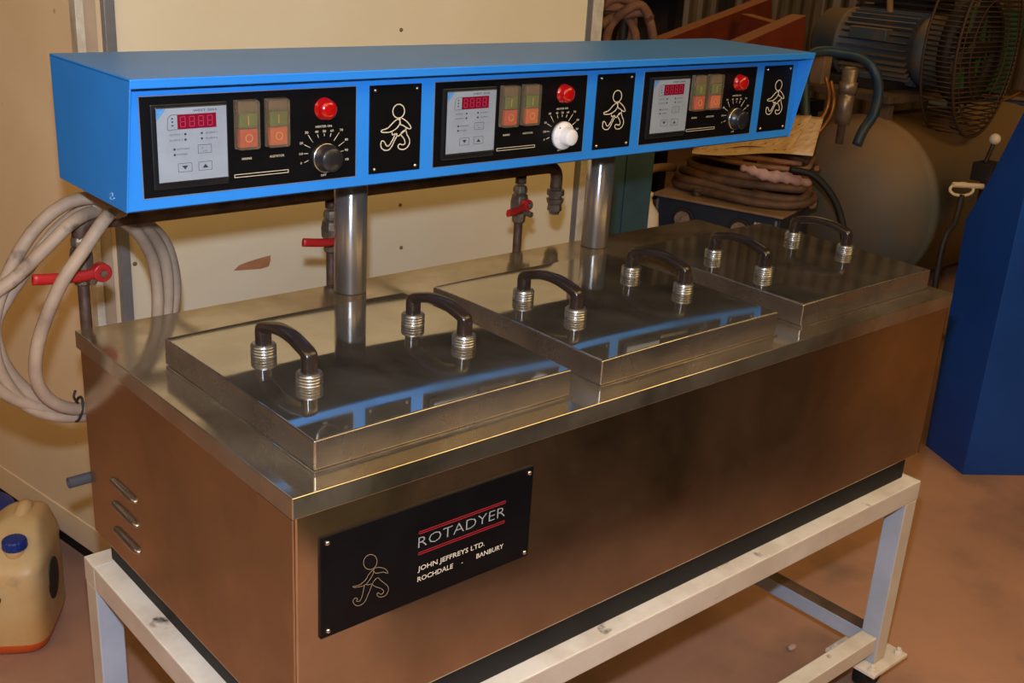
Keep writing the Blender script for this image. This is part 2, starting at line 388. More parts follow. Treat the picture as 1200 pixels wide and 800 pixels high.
add_text(bm, 'ROCHDALE', (.1708,yf,-.1662), Xp, Zp, .0068, 0, w=.055, fat=.01)
add_text(bm, '-', (.2392,yf,-.1662), Xp, Zp, .0068, 0)
add_text(bm, 'BANBURY', (.2635,yf,-.1662), Xp, Zp, .0068, 0, w=.0452, fat=.01)
o = obj('plate_lettering', bm, [M['print'], M['printgrey'], M['printred']], npl)
def PF(x, y): return aty(400+x/5.714, 600+y/5.714, 0.)
bm = newbm()
def stroke(bm, pts, r, n=5, closed=True, up=(0,1,0), mi=0):
    add_tube(bm, spline(pts, n, closed), r, 6, mi, closed, up=up, sy=.45)
def ell(c, rx, ry, tilt=0, n=16): return [(c[0]+rx*math.cos(2*PI*k/n)+tilt*math.sin(2*PI*k/n), c[1]+ry*math.sin(2*PI*k/n)) for k in range(n)]
FIG2 = [ell((190,330),45,50,-4),
 [(208,384),(180,412),(158,450),(120,482),(78,492),(84,500),(150,486),(185,450),(210,405)],
 [(213,376),(245,366),(285,374),(306,395),(304,405),(275,398),(225,404)],
 [(152,486),(140,540),(122,588),(98,592),(104,576),(88,572),(74,590),(85,614),(112,622),(148,602),(172,555),(200,482),(176,482)],
 [(236,436),(262,455),(303,488),(312,515),(294,552),(258,565),(235,552),(242,536),(262,546),(280,528),(262,508),(205,482)]]
for pl_ in FIG2: stroke(bm, [onp(PF(*p),-.0013) for p in pl_], .00042)
obj('walking_figure', bm, M['printdim'], npl)

# posts
PYY = .578
for i,x in enumerate((.448,1.028)):
    bm = newbm(); add_cyl(bm, (x,PYY,.001), (x,PYY,.232), .0272, 40); obj('post', bm, M['post'], mach)
# console housing
HX0, HX1, YT, YB, YK, ZT, ZB = .0042, 1.4016, .3769, .4114, .6417, .3933, .2228
bm = newbm()
add_box(bm, (HX0+.002,YB,ZB), (HX1-.002,YK,ZT-.002))
add_box(bm, (HX0,YT,ZT-.004), (HX1,YK+.001,ZT))
for x in (HX0, HX1-.0025):
    add_prism(bm, [(x,YT,ZT-.001),(x,YB-.0004,ZB-.001),(x,YK+.001,ZB-.001),(x,YK+.001,ZT-.001)], (.0025,0,0))
add_prism(bm, [(HX0,YT,ZT-.001),(HX0,YT+.0025,ZT-.001),(HX0,YT+.0037,ZT-.012),(HX0,YT+.0012,ZT-.012)], (HX1-HX0,0,0))
hs = obj('console_housing', bm, M['blue'], mach, .0012, 2)
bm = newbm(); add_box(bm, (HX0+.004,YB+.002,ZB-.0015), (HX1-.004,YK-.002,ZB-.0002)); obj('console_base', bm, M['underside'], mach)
bm = newbm()
mk = [(128,228),(131,226),(132,229),(129,231),(131,234),(134,232)]
def atx(u,v,x):
    d = ray(u,v); return CAM + d*((x-CX)/d.x)
add_tube(bm, spline([atx(u,v,HX0-.0004) for u,v in mk], 4), .0008, 5); obj('chalk_number', bm, M['bluemark'], mach)

def panel(x0, parent, knob):
    """one control panel on the console face; x0 = left edge"""
    z0 = .3665; y = YB; W_, H_ = .318, .128
    P = lambda u, v, dd=0.: V(x0+u*.001, y-dd*.001, z0-v*.001)
    def bxp(bm, u0, v0, u1, v1, d0, d1, mi=0): add_box(bm, (x0+u0*.001,y-d1*.001,z0-v1*.001), (x0+u1*.001,y-d0*.001,z0-v0*.001), mi)
    bm = newbm(); bxp(bm, 0,0,318,128, -1,1.6, 0)
    pn = obj('control_panel', bm, M['black'], parent, .0005)
    bm = newbm()
    for a in ((-1.2,-1.2,319.2,0),(-1.2,128,319.2,129.2),(-1.2,0,0,128),(318,0,319.2,128)): bxp(bm, *a, -1,.8)
    obj('panel_edging', bm, M['silveredge'], pn)
    # temperature controller
    bm = newbm(); bxp(bm, 12,9.5,116,118, 1,6, 0); bxp(bm, 17,12.5,115.5,110.5, 6,9, 0)
    tc = obj('controller_bezel', bm, M['bezel'], pn, .0012)
    bm = newbm(); S = lambda u,v,d=9.5: P(u-5.3, v-1.7, d)
    def face(u0,v0,u1,v1,d0,d1,mi): bxp(bm, u0-5.3, v0-1.7, u1-5.3, v1-1.7, d0, d1, mi)
    face(23,16,118.4,109.5, 8.5,9.4, 0)
    a,b,c = S(23.2,16.2,9.5), S(33,16.2,9.5), S(23.2,28,9.5); f = bm.faces.new([bm.verts.new(p) for p in (a,b,c)]); f.material_index = 2
    a,b,c,e = S(33.8,16.2,9.5), S(36,16.2,9.5), S(23.2,31,9.5), S(23.2,29,9.5); f = bm.faces.new([bm.verts.new(p) for p in (a,b,c,e)]); f.material_index = 2
    add_text(bm, 'W', S(24.2,21.8,9.6), Xp+Zp*.0, Zp, .0035, 3)
    add_text(bm, 'WEST 2055', S(72,21.5,9.6), Xp, Zp, .0026, 1, w=.033, fat=.01)
    def outline(u0,v0,u1,v1,t=.45,mi=1):
        face(u0,v0,u1,v0+t,9.4,9.6,mi); face(u0,v1-t,u1,v1,9.4,9.6,mi); face(u0,v0,u0+t,v1,9.4,9.6,mi); face(u1-t,v0,u1,v1,9.4,9.6,mi)
    # indicator box with cut corner
    stroke(bm, [S(*p,9.5) for p in ((50,24.5),(43,24.5),(38.5,28),(37.5,33),(37.5,43),(44,43),(50,43))], .0003, 3, False, mi=1)
    def tri(u,v,s,upw,mi=1):
        k = 1 if upw else -1
        f = bm.faces.new([bm.verts.new(p) for p in (S(u-s,v+k*s*.6,9.6), S(u+s,v+k*s*.6,9.6), S(u,v-k*s*.6,9.6))]); f.material_index = mi
    tri(43.8,28.6,2,True); face(42.7,32.2,44.9,34.2,9.4,9.6,1); tri(43.8,38.2,2,False)
    for (u,v,s,dot) in ((39,49.5,'OUTPUT 1',60.5),(39,56.5,'OUTPUT 2',60.5)):
        add_text(bm, s, S(u,v+1.1,9.6), Xp, Zp, .0021, 1, w=.0175); add_lathe(bm, S(dot,v,9.3), S(dot,v,9.9), [(0,.0015),(.0006,.0015)], 10, 1)
    for (u,v,s,dot) in ((88,49.5,'ALARM 1',83),(88,56.5,'ALARM 2',83)):
        add_text(bm, s, S(u,v+1.1,9.6), Xp, Zp, .0021, 1, w=.0165); add_lathe(bm, S(dot,v,9.3), S(dot,v,9.9), [(0,.0015),(.0006,.0015)], 10, 1)
    for (v,s,w) in ((68,'SETPOINT',.018),(75,'POWER',.0145)):
        add_text(bm, s, S(48,v+1.1,9.6), Xp, Zp, .0021, 1, w=w); add_lathe(bm, S(45,v,9.3), S(45,v,9.9), [(0,.0015),(.0006,.0015)], 10, 1)
    outline(77,64.5,96,75.5); add_text(bm, 'SET', S(82,69.5,9.6), Xp, Zp, .0016, 1); add_text(bm, 'FUNC', S(84,73.5,9.6), Xp, Zp, .0016, 1)
    outline(49,86.5,68,98); tri(58.5,92.3,4.2,False)
    outline(77,86.5,96,98); tri(86.5,92.3,4.2,True)
    obj('controller_face', bm, [M['ctrl'], M['ink'], M['ctrlblue'], M['printgrey']], pn)
    bm = newbm(); face(50.5,24.3,103.5,42.8,9.3,10.2,0)
    for k in range(4):                               # unlit figures behind the red window
        u = 53.5+k*12.4
        for (a0,b0,a1,b1) in ((1,27,7,27.7),(1,33.2,7,33.9),(1,39.4,7,40.1),(.3,27.6,1.1,33),(6.9,27.6,7.7,33),(.3,34,1.1,39.4),(6.9,34,7.7,39.4)):
            face(u+a0,b0,u+a1,b1,10.2,10.3,1)
    obj('controller_display', bm, [M['led'], M['ledseg']], pn)
    # two switches under dusty clear covers
    for j,u in enumerate((127.5,172.5)):
        bm = newbm(); bxp(bm, u,9.5,u+31,73.5, 1,7, 0); bxp(bm, u+3.5,26,u+28,45, 7,11.5, 1)
        bxp(bm, u+3.5,47,u+28,70.5, 7,12, 2); bxp(bm, u+3.5,12.5,u+28,24.5, 7,8.5, 0)
        for r0 in (0,): bxp(bm, u+14.8,29.5,u+16.2,41.5, 11.5,11.9, 3)
        c = [P(u+15.7+5*math.cos(t*PI/8), 58.7+5*math.sin(t*PI/8), 12.1) for t in range(16)]
        add_tube(bm, c, .0007, 5, 3, True)
        sw = obj('switch', bm, [M['swframe'], M['swgreen'], M['swred'] if j == 0 else M['swred2'], M['swglyph']], pn, .0008)
        bm = newbm(); bxp(bm, u-.6,9,u+31.6,74.2, 1.6,17.5)
        obj('switch_cover', bm, M['swcover'], pn, .004, 4)
    # red lamp
    bm = newbm(); add_lathe(bm, P(265,28,1), P(265,28,19), [(0,.0155),(.002,.0155),(.002,.0142),(.013,.0138),(.016,.0118),(.018,.007),(.0185,.001)], 30)
    obj('indicator_lamp', bm, M['lamp'], pn)
    # knob
    kc = (267.5, 97)
    if knob == 'white':
        bm = newbm(); c = P(*kc,1.6)
        add_lathe(bm, c, P(*kc,40), [(0,.0235),(.006,.0235),(.0085,.0215),(.0095,.0155),(.011,.0145),(.025,.0135),(.0268,.0115),(.027,.001)], 36)
        k_ = obj('dial_knob', bm, M['knobwhite'], pn); k_['label'] = 'white dial knob with a wide skirt'
        bm = newbm(); add_lathe(bm, P(kc[0]-13,kc[1]-14,9), P(kc[0]-13,kc[1]-14,10.6), [(0,.0018),(.0016,.0015)], 8); add_lathe(bm, P(kc[0]-19,kc[1]+2,9), P(kc[0]-19,kc[1]+2,10.4), [(0,.0016),(.0014,.0013)], 8)
        obj('knob_marking', bm, M['ink'], pn)
    else:
        bm = newbm(); add_lathe(bm, P(*kc,1.6), P(*kc,40), [(0,.0198),(.003,.0198),(.003,.019),(.019,.0172),(.021,.0155),(.0212,.001)], 36)
        obj('dial_knob', bm, M['knob'] if knob == 'black' else M['knobdark'], pn)
        bm = newbm(); add_lathe(bm, P(*kc,1.4), P(*kc,40), [(0,.0212),(.0026,.0212),(.0036,.0202),(.0036,.0195)], 36, caps=False); obj('knob_skirt', bm, M['chrome'], pn)
    # printing
    bm = newbm()
    def T(s, u, v, h=2.6, w=None, al='c'): add_text(bm, s, P(u,v,1.9), Xp, Zp, h*.001, 0, w, al, fat=.008)
    T('HEATER ON', 264.5,54, 3, .026); obj('lamp_lettering', bm, M['print'], pn); bm = newbm()
    for s,u,v in (('0',228,103.2),('10',228,90),('20',228.5,75.2),('30',237,61),('40',253,61),('50',265.5,61),('60',278,61),('70',293.5,61),('80',302,75.2),('90',302,90.2),('100',303,103.6)):
        T(s,u,v,3.3, .0055 if len(s) > 1 else None)
    obj('dial_numerals', bm, M['print'], pn); bm = newbm(); T('OFF', 264,123, 3, .009); obj('off_mark', bm, M['print'], pn); bm = newbm()
    for (a,b) in (((233,101),(240,98.5)),((232.5,88.5),(239.5,89)),((233,76),(243,81)),((239.5,63),(247,74)),((254.5,63),(256,68)),((265.5,63),(265.5,66.5)),((276.5,63),(275,68)),((290,63),(281,74)),((298.5,76.5),(289,82)),((297.5,89.5),(292.5,90))):
        add_tube(bm, [P(*a,1.7),P(*b,1.7)], .0005, 5)
    obj('dial_scale', bm, M['print'], pn); bm = newbm()
    T('MAINS', 145,89.5, 3, .0145); obj('switch_lettering', bm, M['print'], pn); bm = newbm(); T('AGITATOR', 190.5,89.5, 3, .0225)
    obj('switch_lettering', bm, M['print'], pn); bm = newbm()
    for a in ((126,108.2,208,109),(126,112,208,112.8),(126,109,126.8,112),(207.2,109,208,112)): bxp(bm, *a, 1.5,1.9)
    obj('label_slot', bm, M['print'], pn)
    return pn
def WK(x, y):      # figure drawn in millimetres on its plate
    return 8.8+(x-718)*.2135, 6+(y-37)*.1795+(x-718)*.0071
FIG1 = [ell((913,211),49,56),
 [(905,277),(875,296),(825,345),(776,362),(780,378),(845,378),(898,350),(924,312),(922,284)],
 [(926,266),(958,278),(998,312),(1020,348),(1005,358),(975,343),(948,326),(934,322),(928,295)],
 [(860,382),(866,402),(890,396),(916,414),(936,396),(976,365),(976,346)],
 [(890,397),(864,450),(836,490),(816,488),(802,462),(786,448),(772,456),(772,498),(798,524),(834,524),(860,498),(884,448),(905,405)],
 [(934,397),(964,440),(972,478),(950,488),(930,480),(915,492),(920,515),(948,527),(984,518),(1010,482),(1008,440),(988,405),(972,368)]]
def logo_plate(x0, parent):
    z0 = .3665; W_ = .0915
    bm = newbm(); add_box(bm, (x0,YB-.0018,z0-.128), (x0+W_,YB+.001,z0)); pl_ = obj('logo_plate', bm, M['black'], parent, .0005)
    for u,v in ((8.8,6.5),(82.5,6.5),(8.8,121.3),(82.5,121.3)):
        bm = newbm(); c = V(x0+u*.001,YB-.0015,z0-v*.001); add_lathe(bm, c, c-V(0,.01,0), [(0,.003),(.001,.0029),(.0024,.0016),(.003,.0003)], 12); obj('rivet', bm, M['chrome'], pl_)
    bm = newbm()
    for k,fg in enumerate(FIG1):
        pts = []
        for p in fg:
            u,v = WK(*p); pts.append(V(x0+u*.001,YB-.002,z0-v*.001))
        stroke(bm, pts, .00095, 5, closed=(k != 3))
    obj('walking_figure', bm, M['print'], pl_)
for x0,k in ((.028,'black'),(.4865,'white'),(.9460,'dark')): panel(x0, mach, k)
for x0 in (.3695,.8295,1.2885): logo_plate(x0, mach)
# inlet bosses at the back where the supply pipes enter
# ================================================================== LIDS
lidlab = ['polished steel lid on the left end of the tank, nearest the nameplate',
          'polished steel lid in the middle of the tank top',
          'polished steel lid on the right end of the tank, dusty brown reflections']
HPOS = [[((.129,.294),(.128,.177)),((.369,.291),(.378,.183))], [((.585,.294),(.594,.184)),((.834,.297),(.840,.184))], [((1.055,.297),(1.046,.176)),((1.305,.301),(1.313,.187))]]
def dhandle(a, b, lid):
    a = V(a[0],a[1],LH+.0018); b = V(b[0],b[1],LH+.0018)
    for p in (a,b):
        bm = newbm(); prof = [(0,.0135)]
        for k in range(4):
            t = .0006+k*.0040; prof += [(t,.0142),(t+.0006,.0170),(t+.0024,.0170),(t+.0030,.0142)]
        prof += [(.0166,.0160),(.0172,.014),(.0173,.008)]
        add_lathe(bm, p, p+V(0,0,1), prof, 28); obj('handle_spacer', bm, M['boss'], lid)
    h0 = .0165
    d = (b-a); L = d.length
    e = d/L
    pts = [a+V(0,0,h0), a+V(0,0,.026), a+V(0,0,.0345), a+V(0,0,.0385)+e*.0010, a+V(0,0,.0420)+e*.0055, a+e*L*.18+V(0,0,.0462), a+e*L*.33+V(0,0,.0500), a+e*L*.5+V(0,0,.0512)]
    pts += [b-(p-a-V(0,0,(p-a).z)) + V(0,0,(p-a).z) for p in pts[:-1][::-1]]
    # rectangular rounded section swept along
    P = spline(pts, 4); bm = newbm(); side = V(e.y,-e.x,0)
    rings = []
    n = len(P)
    for i in range(n):
        t = (P[min(i+1,n-1)]-P[max(i-1,0)]).normalized(); up = t.cross(side).normalized()
        f = abs(t.z)
        w, h = .0100, .0066*(1-f)+.0088*f
        ring = []
        for k in range(16):
            an = 2*PI*k/16; c, s = math.cos(an), math.sin(an)
            c = math.copysign(abs(c)**.6, c); s = math.copysign(abs(s)**.6, s)
            ring.append(bm.verts.new(P[i]+side*c*w+up*s*h))
        rings.append(ring)
    for i in range(n-1):
        for k in range(16):
            f = bm.faces.new((rings[i][k],rings[i][(k+1)%16],rings[i+1][(k+1)%16],rings[i+1][k])); f.smooth = True
    bm.faces.new(rings[0]); bm.faces.new(rings[-1])
    obj('handle', bm, M['handle'], lid)
for i,x in enumerate(LX):
    lid = thing('tank_lid', lidlab[i], 'lid', (x+LW/2,LY0+LD/2,.0028), 'steel lids on the dyeing tank')
    bm = newbm(); NX = 14; G = []
    for i_ in range(NX+1):
        row = []
        for j_ in range(NX+1):
            u_, v_ = i_/NX, j_/NX
            row.append(bm.verts.new((x+LW*u_, LY0+LD*v_, LH+.0036*(1-.5*(2*u_-1)**2-.5*(2*v_-1)**2))))
        G.append(row)
    for i_ in range(NX):
        for j_ in range(NX):
            f = bm.faces.new((G[i_][j_],G[i_+1][j_],G[i_+1][j_+1],G[i_][j_+1])); f.smooth = True
    c4 = [bm.verts.new((x+a_,LY0+b_,.0030)) for a_,b_ in ((0,0),(LW,0),(LW,LD),(0,LD))]
    edges = [[G[i_][0] for i_ in range(NX+1)], [G[NX][j_] for j_ in range(NX+1)], [G[i_][NX] for i_ in range(NX,-1,-1)], [G[0][j_] for j_ in range(NX,-1,-1)]]
    for k_ in range(4):
        f = bm.faces.new(edges[k_][::-1]+[c4[k_],c4[(k_+1)%4]]); f.material_index = 1
    bm.faces.new(c4[::-1]).material_index = 1
    lo_ = obj('lid_pan', bm, [M['lid'], M['lidside']], lid, .0025, 3)
    for f in lo_.data.polygons: f.use_smooth = True
    lo_.modifiers['Bevel'].harden_normals = True
    for a,b in HPOS[i]: dhandle(a, b, lid)

# ================================================================== STAND
st = thing('steel_stand', 'cream painted square tube stand on castors carrying the steel tank', 'stand', (.7,.31,FLOOR))
SX0, SX1, SY0, SY1, SZ = -.010, 1.398, -.014, .638, -.385
t_ = .042
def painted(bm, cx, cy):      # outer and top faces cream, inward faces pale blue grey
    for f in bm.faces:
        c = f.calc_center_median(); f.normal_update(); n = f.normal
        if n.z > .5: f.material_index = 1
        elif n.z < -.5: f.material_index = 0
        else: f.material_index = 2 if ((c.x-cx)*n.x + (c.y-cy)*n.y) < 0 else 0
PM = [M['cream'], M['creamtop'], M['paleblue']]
def bar(name, lo, hi, bev=.002):
    bm = newbm(); add_box(bm, lo, hi); bmesh.ops.recalc_face_normals(bm, faces=bm.faces)
    painted(bm, .7, .31); return obj(name, bm, PM, st, bev)
bar('top_rail', (SX0,SY0,SZ-t_), (SX1,SY0+t_,SZ)); bar('top_rail', (SX0,SY1-t_,SZ-t_), (SX1,SY1,SZ))
bar('top_rail', (SX0,SY0+t_,SZ-t_), (SX0+t_,SY1-t_,SZ)); bar('top_rail', (SX1-t_,SY0+t_,SZ-t_), (SX1,SY1-t_,SZ))
LZ = -.738
for x in (SX0, SX1-t_):
    for y in (SY0, SY1-t_): bar('leg', (x+.0006,y+.0006,-.803), (x+t_-.0006,y+t_-.0006,SZ-t_))
bar('lower_rail', (SX0+t_,SY0+.004,LZ-.036), (SX1-t_,SY0+.040,LZ)); bar('lower_rail', (SX0+t_,SY1-.040,LZ-.036), (SX1-t_,SY1-.004,LZ))
bar('lower_rail', (SX0+.004,SY0+t_,LZ-.036), (SX0+.040,SY1-t_,LZ)); o = bar('lower_rail', (SX1-.040,SY0+t_,LZ-.036), (SX1-.004,SY1-t_,LZ)); o.data.materials[1] = M['dirt']
for x in (SX0, SX1-t_):
    for y in (SY0, SY1-t_):
        xo = -.055 if x < .5 else -.032; yo = -.022 if y < .3 else -.055
        px0, py0 = x+xo, y+yo; px1, py1 = px0+.128, py0+.118
        bm = newbm(); add_box(bm, (px0,py0,-.811), (px1,py1,-.803)); pl_ = obj('foot_plate', bm, M['creamtop'], st, .001)
        for bx_,by_ in ((px0+.014,py0+.014),(px1-.014,py0+.014),(px0+.014,py1-.014),(px1-.014,py1-.014)):
            bm = newbm(); add_cyl(bm, (bx_,by_,-.8035), (bx_,by_,-.796), .0085, 6); add_cyl(bm, (bx_,by_,-.796), (bx_,by_,-.790), .0045, 12)
            obj('bolt', bm, M['creamtop'], pl_, .0006)
        cx_, cy_ = (px0+px1)/2, (py0+py1)/2
        bm = newbm(); add_cyl(bm, (cx_,cy_,-.824), (cx_,cy_,-.811), .030, 20)
        for s in (-1,1): add_prism(bm, [(cx_-.028,cy_+s*.021-.0015,-.824),(cx_+.028,cy_+s*.021-.0015,-.824),(cx_+.036,cy_+s*.021-.0015,-.868),(cx_+.012,cy_+s*.021-.0015,-.874)], (0,.003,0))
        cs = obj('castor', bm, M['darkiron'], st, .001)
        bm = newbm(); add_cyl(bm, (cx_+.022,cy_-.016,-.862), (cx_+.022,cy_+.016,-.862), .038, 28, bev=.004); obj('castor_wheel', bm, M['plinth'], cs)

# ================================================================== WATER PIPES
PY = .70; PZ = .138
pipe = thing('water_pipe', 'rusty horizontal water pipe behind the tank with three red levered valves', 'pipe', (.5,PY,-.12))
bm = newbm()
P = spline([(.105,PY,PZ),(.07,PY,PZ),(.054,PY,PZ-.004),(.0475,PY,PZ-.016),(.046,PY,PZ-.045)], 5); add_tube(bm, P, .0125, 14)
obj('elbow', bm, M['rust'], pipe)
bm = newbm(); add_cyl(bm, (.10,PY,PZ), (.99,PY,PZ), .0125, 20); obj('header_pipe', bm, M['rust'], pipe)
bm = newbm(); P = spline([(.985,PY,PZ),(1.008,PY,PZ-.001),(1.021,PY,PZ-.008),(1.027,PY,PZ-.022),(1.027,PY,PZ-.045)], 5); add_tube(bm, P, .0125, 14); obj('elbow', bm, M['rust'], pipe)
bm = newbm(); x = 1.027
add_lathe(bm, (x,PY,PZ-.040), (x,PY,-1), [(0,.011),(.008,.011),(.009,.018),(.020,.018),(.021,.013),(.026,.013),(.027,.019),(.036,.0165),(.040,.014),(.052,.0155),(.053,.012),(.060,.010)], 8, smooth=False)
obj('pipe_union', bm, M['brass'], pipe)
VX = (.046,.487,.929)
for i,x in enumerate(VX):
    bm = newbm(); add_cyl(bm, (x,PY,PZ-.011), (x,PY,.112), .011, 16); obj('pipe_nipple', bm, M['rust'], pipe); bm = newbm(); add_cyl(bm, (x,PY,.06), (x,PY,-.096), .0088, 16)
    P = spline([(x,PY,-.0965),(x,PY,-.12),(x,PY-.02,-.133),(x,PY-.0795,-.135)], 5); add_tube(bm, P, .0088, 12)
    obj('drop_pipe', bm, M['rust'], pipe)
    bm = newbm(); zt = .118 if i == 0 else .108
    add_lathe(bm, (x,PY,zt), (x,PY,-1), [(0,.012),(.006,.0145),(.014,.0145),(.015,.011),(.020,.016),(.034,.0185),(.048,.018),(.056,.0125),(.060,.0145),(.074,.0135),(.077,.010)], 8, smooth=False)
    add_cyl(bm, (x+.002,PY-.016,zt-.052 if i else zt-.062), (x+.004,PY-.034,zt-.054 if i else zt-.064), .006, 10)
    vb = obj('valve', bm, M['brass'], pipe, .001)
    # lever: flat red bar with a boss, pointing to the left
    bm = newbm()
    hub = V(x+.004, PY-.036, zt-.046) if i else V(x+.016, PY-.036, zt-.050)
    if i == 0: tip = aty(38,328,PY-.036)
    elif i == 1: tip = aty(355,284,PY-.036)
    else: tip = aty(595,250,PY-.05)
    if i == 2: hub = aty(618,240,PY-.03)
    dv = tip-hub
    add_cyl(bm, hub+V(0,.010,0), hub-V(0,.006,0), .0145 if i == 0 else .011, 20, bev=.002)
    pts = [hub, hub+dv*.15+V(0,0,-.001), hub+dv*.35+V(0,0,-.003), hub+dv*.7+V(0,0,-.002), tip]
    add_tube(bm, spline(pts,4), .0085 if i == 0 else .0075, 10, up=(0,1,0), sy=.5)
    lv = obj('valve_lever', bm, M['redpaint'], vb)
    bm = newbm(); add_cyl(bm, hub-V(0,.005,0), hub-V(0,.0115,0), .0055, 6); obj('lever_nut', bm, M['brass'], vb)
# wall brackets that carry the header from the booth
for x in (.30,.76):
    bm = newbm(); add_cyl(bm, (x,PY+.008,PZ), (x,1.2995,PZ), .006, 10); add_cyl(bm, (x,1.294,PZ), (x,1.2995,PZ), .02, 16); obj('wall_bracket', bm, M['rust'], pipe)

# drain pipe stub low behind the tank
p = aty(80,566,.66)
bm = newbm(); A = p; B = V(p.x+.42, .66, p.z+.005)
add_lathe(bm, A, B, [(0.012,.006),(0,.006),(0,.0088),(.42,.0088)], 20, caps=False); add_cyl(bm, V(B.x-.01,.66,B.z), V(B.x-.01,.6178,B.z+.0), .012, 16)
o = obj('drain_pipe', bm, M['draingrey'], mach)

# ================================================================== HOSE COIL
def hz(pts, n=6): return spline([aty(u,v,y) for u,v,y in pts], n)
hs_ = thing('hose_coil', 'coiled dirty beige rubber hose hanging over the left end of the water pipe', 'hose', V(.05,.68,-.30))
strands = [
 # outer loop: over the pipe, down the left, under, back behind the tank and up the right
 [(132,243,.66),(110,232,.675),(75,240,.68),(38,272,.68),(8,325,.68),(-8,380,.68),(-2,430,.68),(25,470,.685),(60,486,.69),(98,487,.70),(135,478,.72),(170,445,.735),(190,395,.74),(197,345,.74),(192,300,.735),(172,268,.725),(146,252,.715),(120,246,.70)],
 [(120,246,.70),(88,258,.665),(52,292,.66),(18,325,.665),(-14,352,.66),(-30,400,.66),(-18,440,.67),(15,466,.68),(55,478,.69),(98,480,.705),(140,466,.715),(176,420,.72),(185,360,.72),(180,308,.72),(162,274,.71),(140,256,.70),(124,240,.685)],
 [(124,240,.685),(96,247,.70),(64,272,.70),(34,312,.70),(8,350,.695),(-6,380,.69),(-2,410,.69),(14,440,.69),(42,466,.69),(70,478,.695),(104,482,.70),(150,462,.73),(188,410,.76),(205,350,.765),(200,300,.76),(182,270,.745),(150,252,.72),(136,246,.66)],
 [(136,246,.66),(122,258,.635),(100,290,.628),(76,325,.628),(58,362,.632),(44,405,.64),(42,440,.645),(52,462,.655),(70,475,.67),(92,479,.685),(112,474,.70)],
 ]
bm = newbm()
allp = []
for s in strands: allp += [aty(*q) for q in s[(1 if allp else 0):]]
add_tube(bm, spline(allp, 6), .0098, 12); obj('hose_loops', bm, M['hose'], hs_)
bm = newbm(); c = aty(92,482,.69)
P = spline([c+V(.012*math.cos(a)*.5, .014*math.sin(a), .019*math.cos(a)+.004) for a in [k*PI/4 for k in range(8)]], 3, True); add_tube(bm, P, .0022, 6, closed=True)
P = spline([c+V(-.004,-.012,.02), c+V(-.010,-.014,.032), c+V(-.006,-.012,.042)], 3); add_tube(bm, P, .002, 6)
obj('wire_tie', bm, M['darkiron'], hs_)

# ================================================================== JERRYCAN
cb = V(.040,1.268,0)
can = thing('jerrycan', 'translucent plastic jerrycan with blue cap and orange liquid, by the booth wall', 'jerrycan', (cb.x,cb.y,FLOOR))
rot = Matrix.Rotation(math.radians(57), 3, 'Z')
def canpt(x, y, z): return V(cb.x,cb.y,FLOOR)+rot @ V(x*.86,y*.96,z*.725)
CW, CD, CH = .250, .200, .372
def superring(w, d, z, cx=0, cy=0, n=40, e=.38):
    out = []
    for k in range(n):
        a = 2*PI*k/n; c, s = math.cos(a), math.sin(a)
        out.append((cx+math.copysign(abs(c)**e, c)*w/2, cy+math.copysign(abs(s)**e, s)*d/2, z))
    return out
bm = newbm(); prevr = None
# x: left(cap side) to right(handle side); sections narrow towards a handle ridge on the right
prof = [(0,.20,.155,0),(.006,.218,.172,0),(.020,.240,.190,0),(.045,.25,.20,0),(.20,.25,.20,0),(.262,.246,.196,.002),(.280,.238,.188,.006),(.300,.214,.166,.016),(.320,.186,.138,.028),(.340,.154,.112,.040),(.356,.124,.090,.050),(.367,.096,.068,.055),(.373,.060,.040,.058)]
# finer vertical steps for the ribs
pp = []
for z, w, dd, cx in prof: pp.append((z,w,dd,cx))
ext = []
for k in range(1,14):
    z = .045+k*(.155/14); ext.append((z,.25-.0015*(k%2),.20-.0015*(k%2),0))
pp = pp[:4]+ext+pp[4:]
for z,w,dd,cx in pp:
    ring = [bm.verts.new(canpt(x,y,zz)) for x,y,zz in superring(w,dd,z,cx,-.34*max(0,z-.262))]
    if prevr:
        for k in range(40):
            f = bm.faces.new((prevr[k],prevr[(k+1)%40],ring[(k+1)%40],ring[k])); f.smooth = True; f.material_index = 1 if z < .055 else 0
    else: bm.faces.new(ring[::-1]).material_index = 1
    prevr = ring
bm.faces.new(prevr)
obj('can_body', bm, [M['can'], M['canliquid']], can)
# neck + cap on the sloping shoulder
nk = canpt(-.062,-.040,.318)
bm = newbm(); add_cyl(bm, nk-V(0,0,.02), nk+V(0,0,.010), .021, 24); obj('can_neck', bm, M['can'], can)
bm = newbm()
seg = 40; rings = []
for t,r in ((.005,.0235),(.008,.0245),(.022,.0235),(.025,.021),(.026,.010)):
    rings.append([bm.verts.new(nk+V(math.cos(2*PI*k/seg)*(r+(.0008 if k%2 else 0)),math.sin(2*PI*k/seg)*(r+(.0008 if k%2 else 0)),t)) for k in range(seg)])
for i in range(len(rings)-1):
    for k in range(seg): bm.faces.new((rings[i][k],rings[i][(k+1)%seg],rings[i+1][(k+1)%seg],rings[i+1][k]))
bm.faces.new(rings[0][::-1]); bm.faces.new(rings[-1]); obj('can_cap', bm, M['bluecap'], can)
bm = newbm()    # moulded grip across the top
P = spline([canpt(.012,-.02,.318), canpt(.03,-.03,.352), canpt(.062,-.035,.372), canpt(.088,-.03,.352), canpt(.104,-.02,.31)], 5); add_tube(bm, P, .017, 12); obj('can_grip', bm, M['can'], can)
bm = newbm()    # label on the side facing right
def sidept(x, z): return None
lab = []
for k in range(18):
    a = 2*PI*k/18; lab.append((-.01+.045*math.cos(a), 0, .185+.065*math.sin(a)))
add_prism(bm, [canpt(x,-.0988,z) for x,y,z in lab], rot @ V(0,-.0022,0)); obj('can_label', bm, M['canlabel'], can)
bm = newbm()
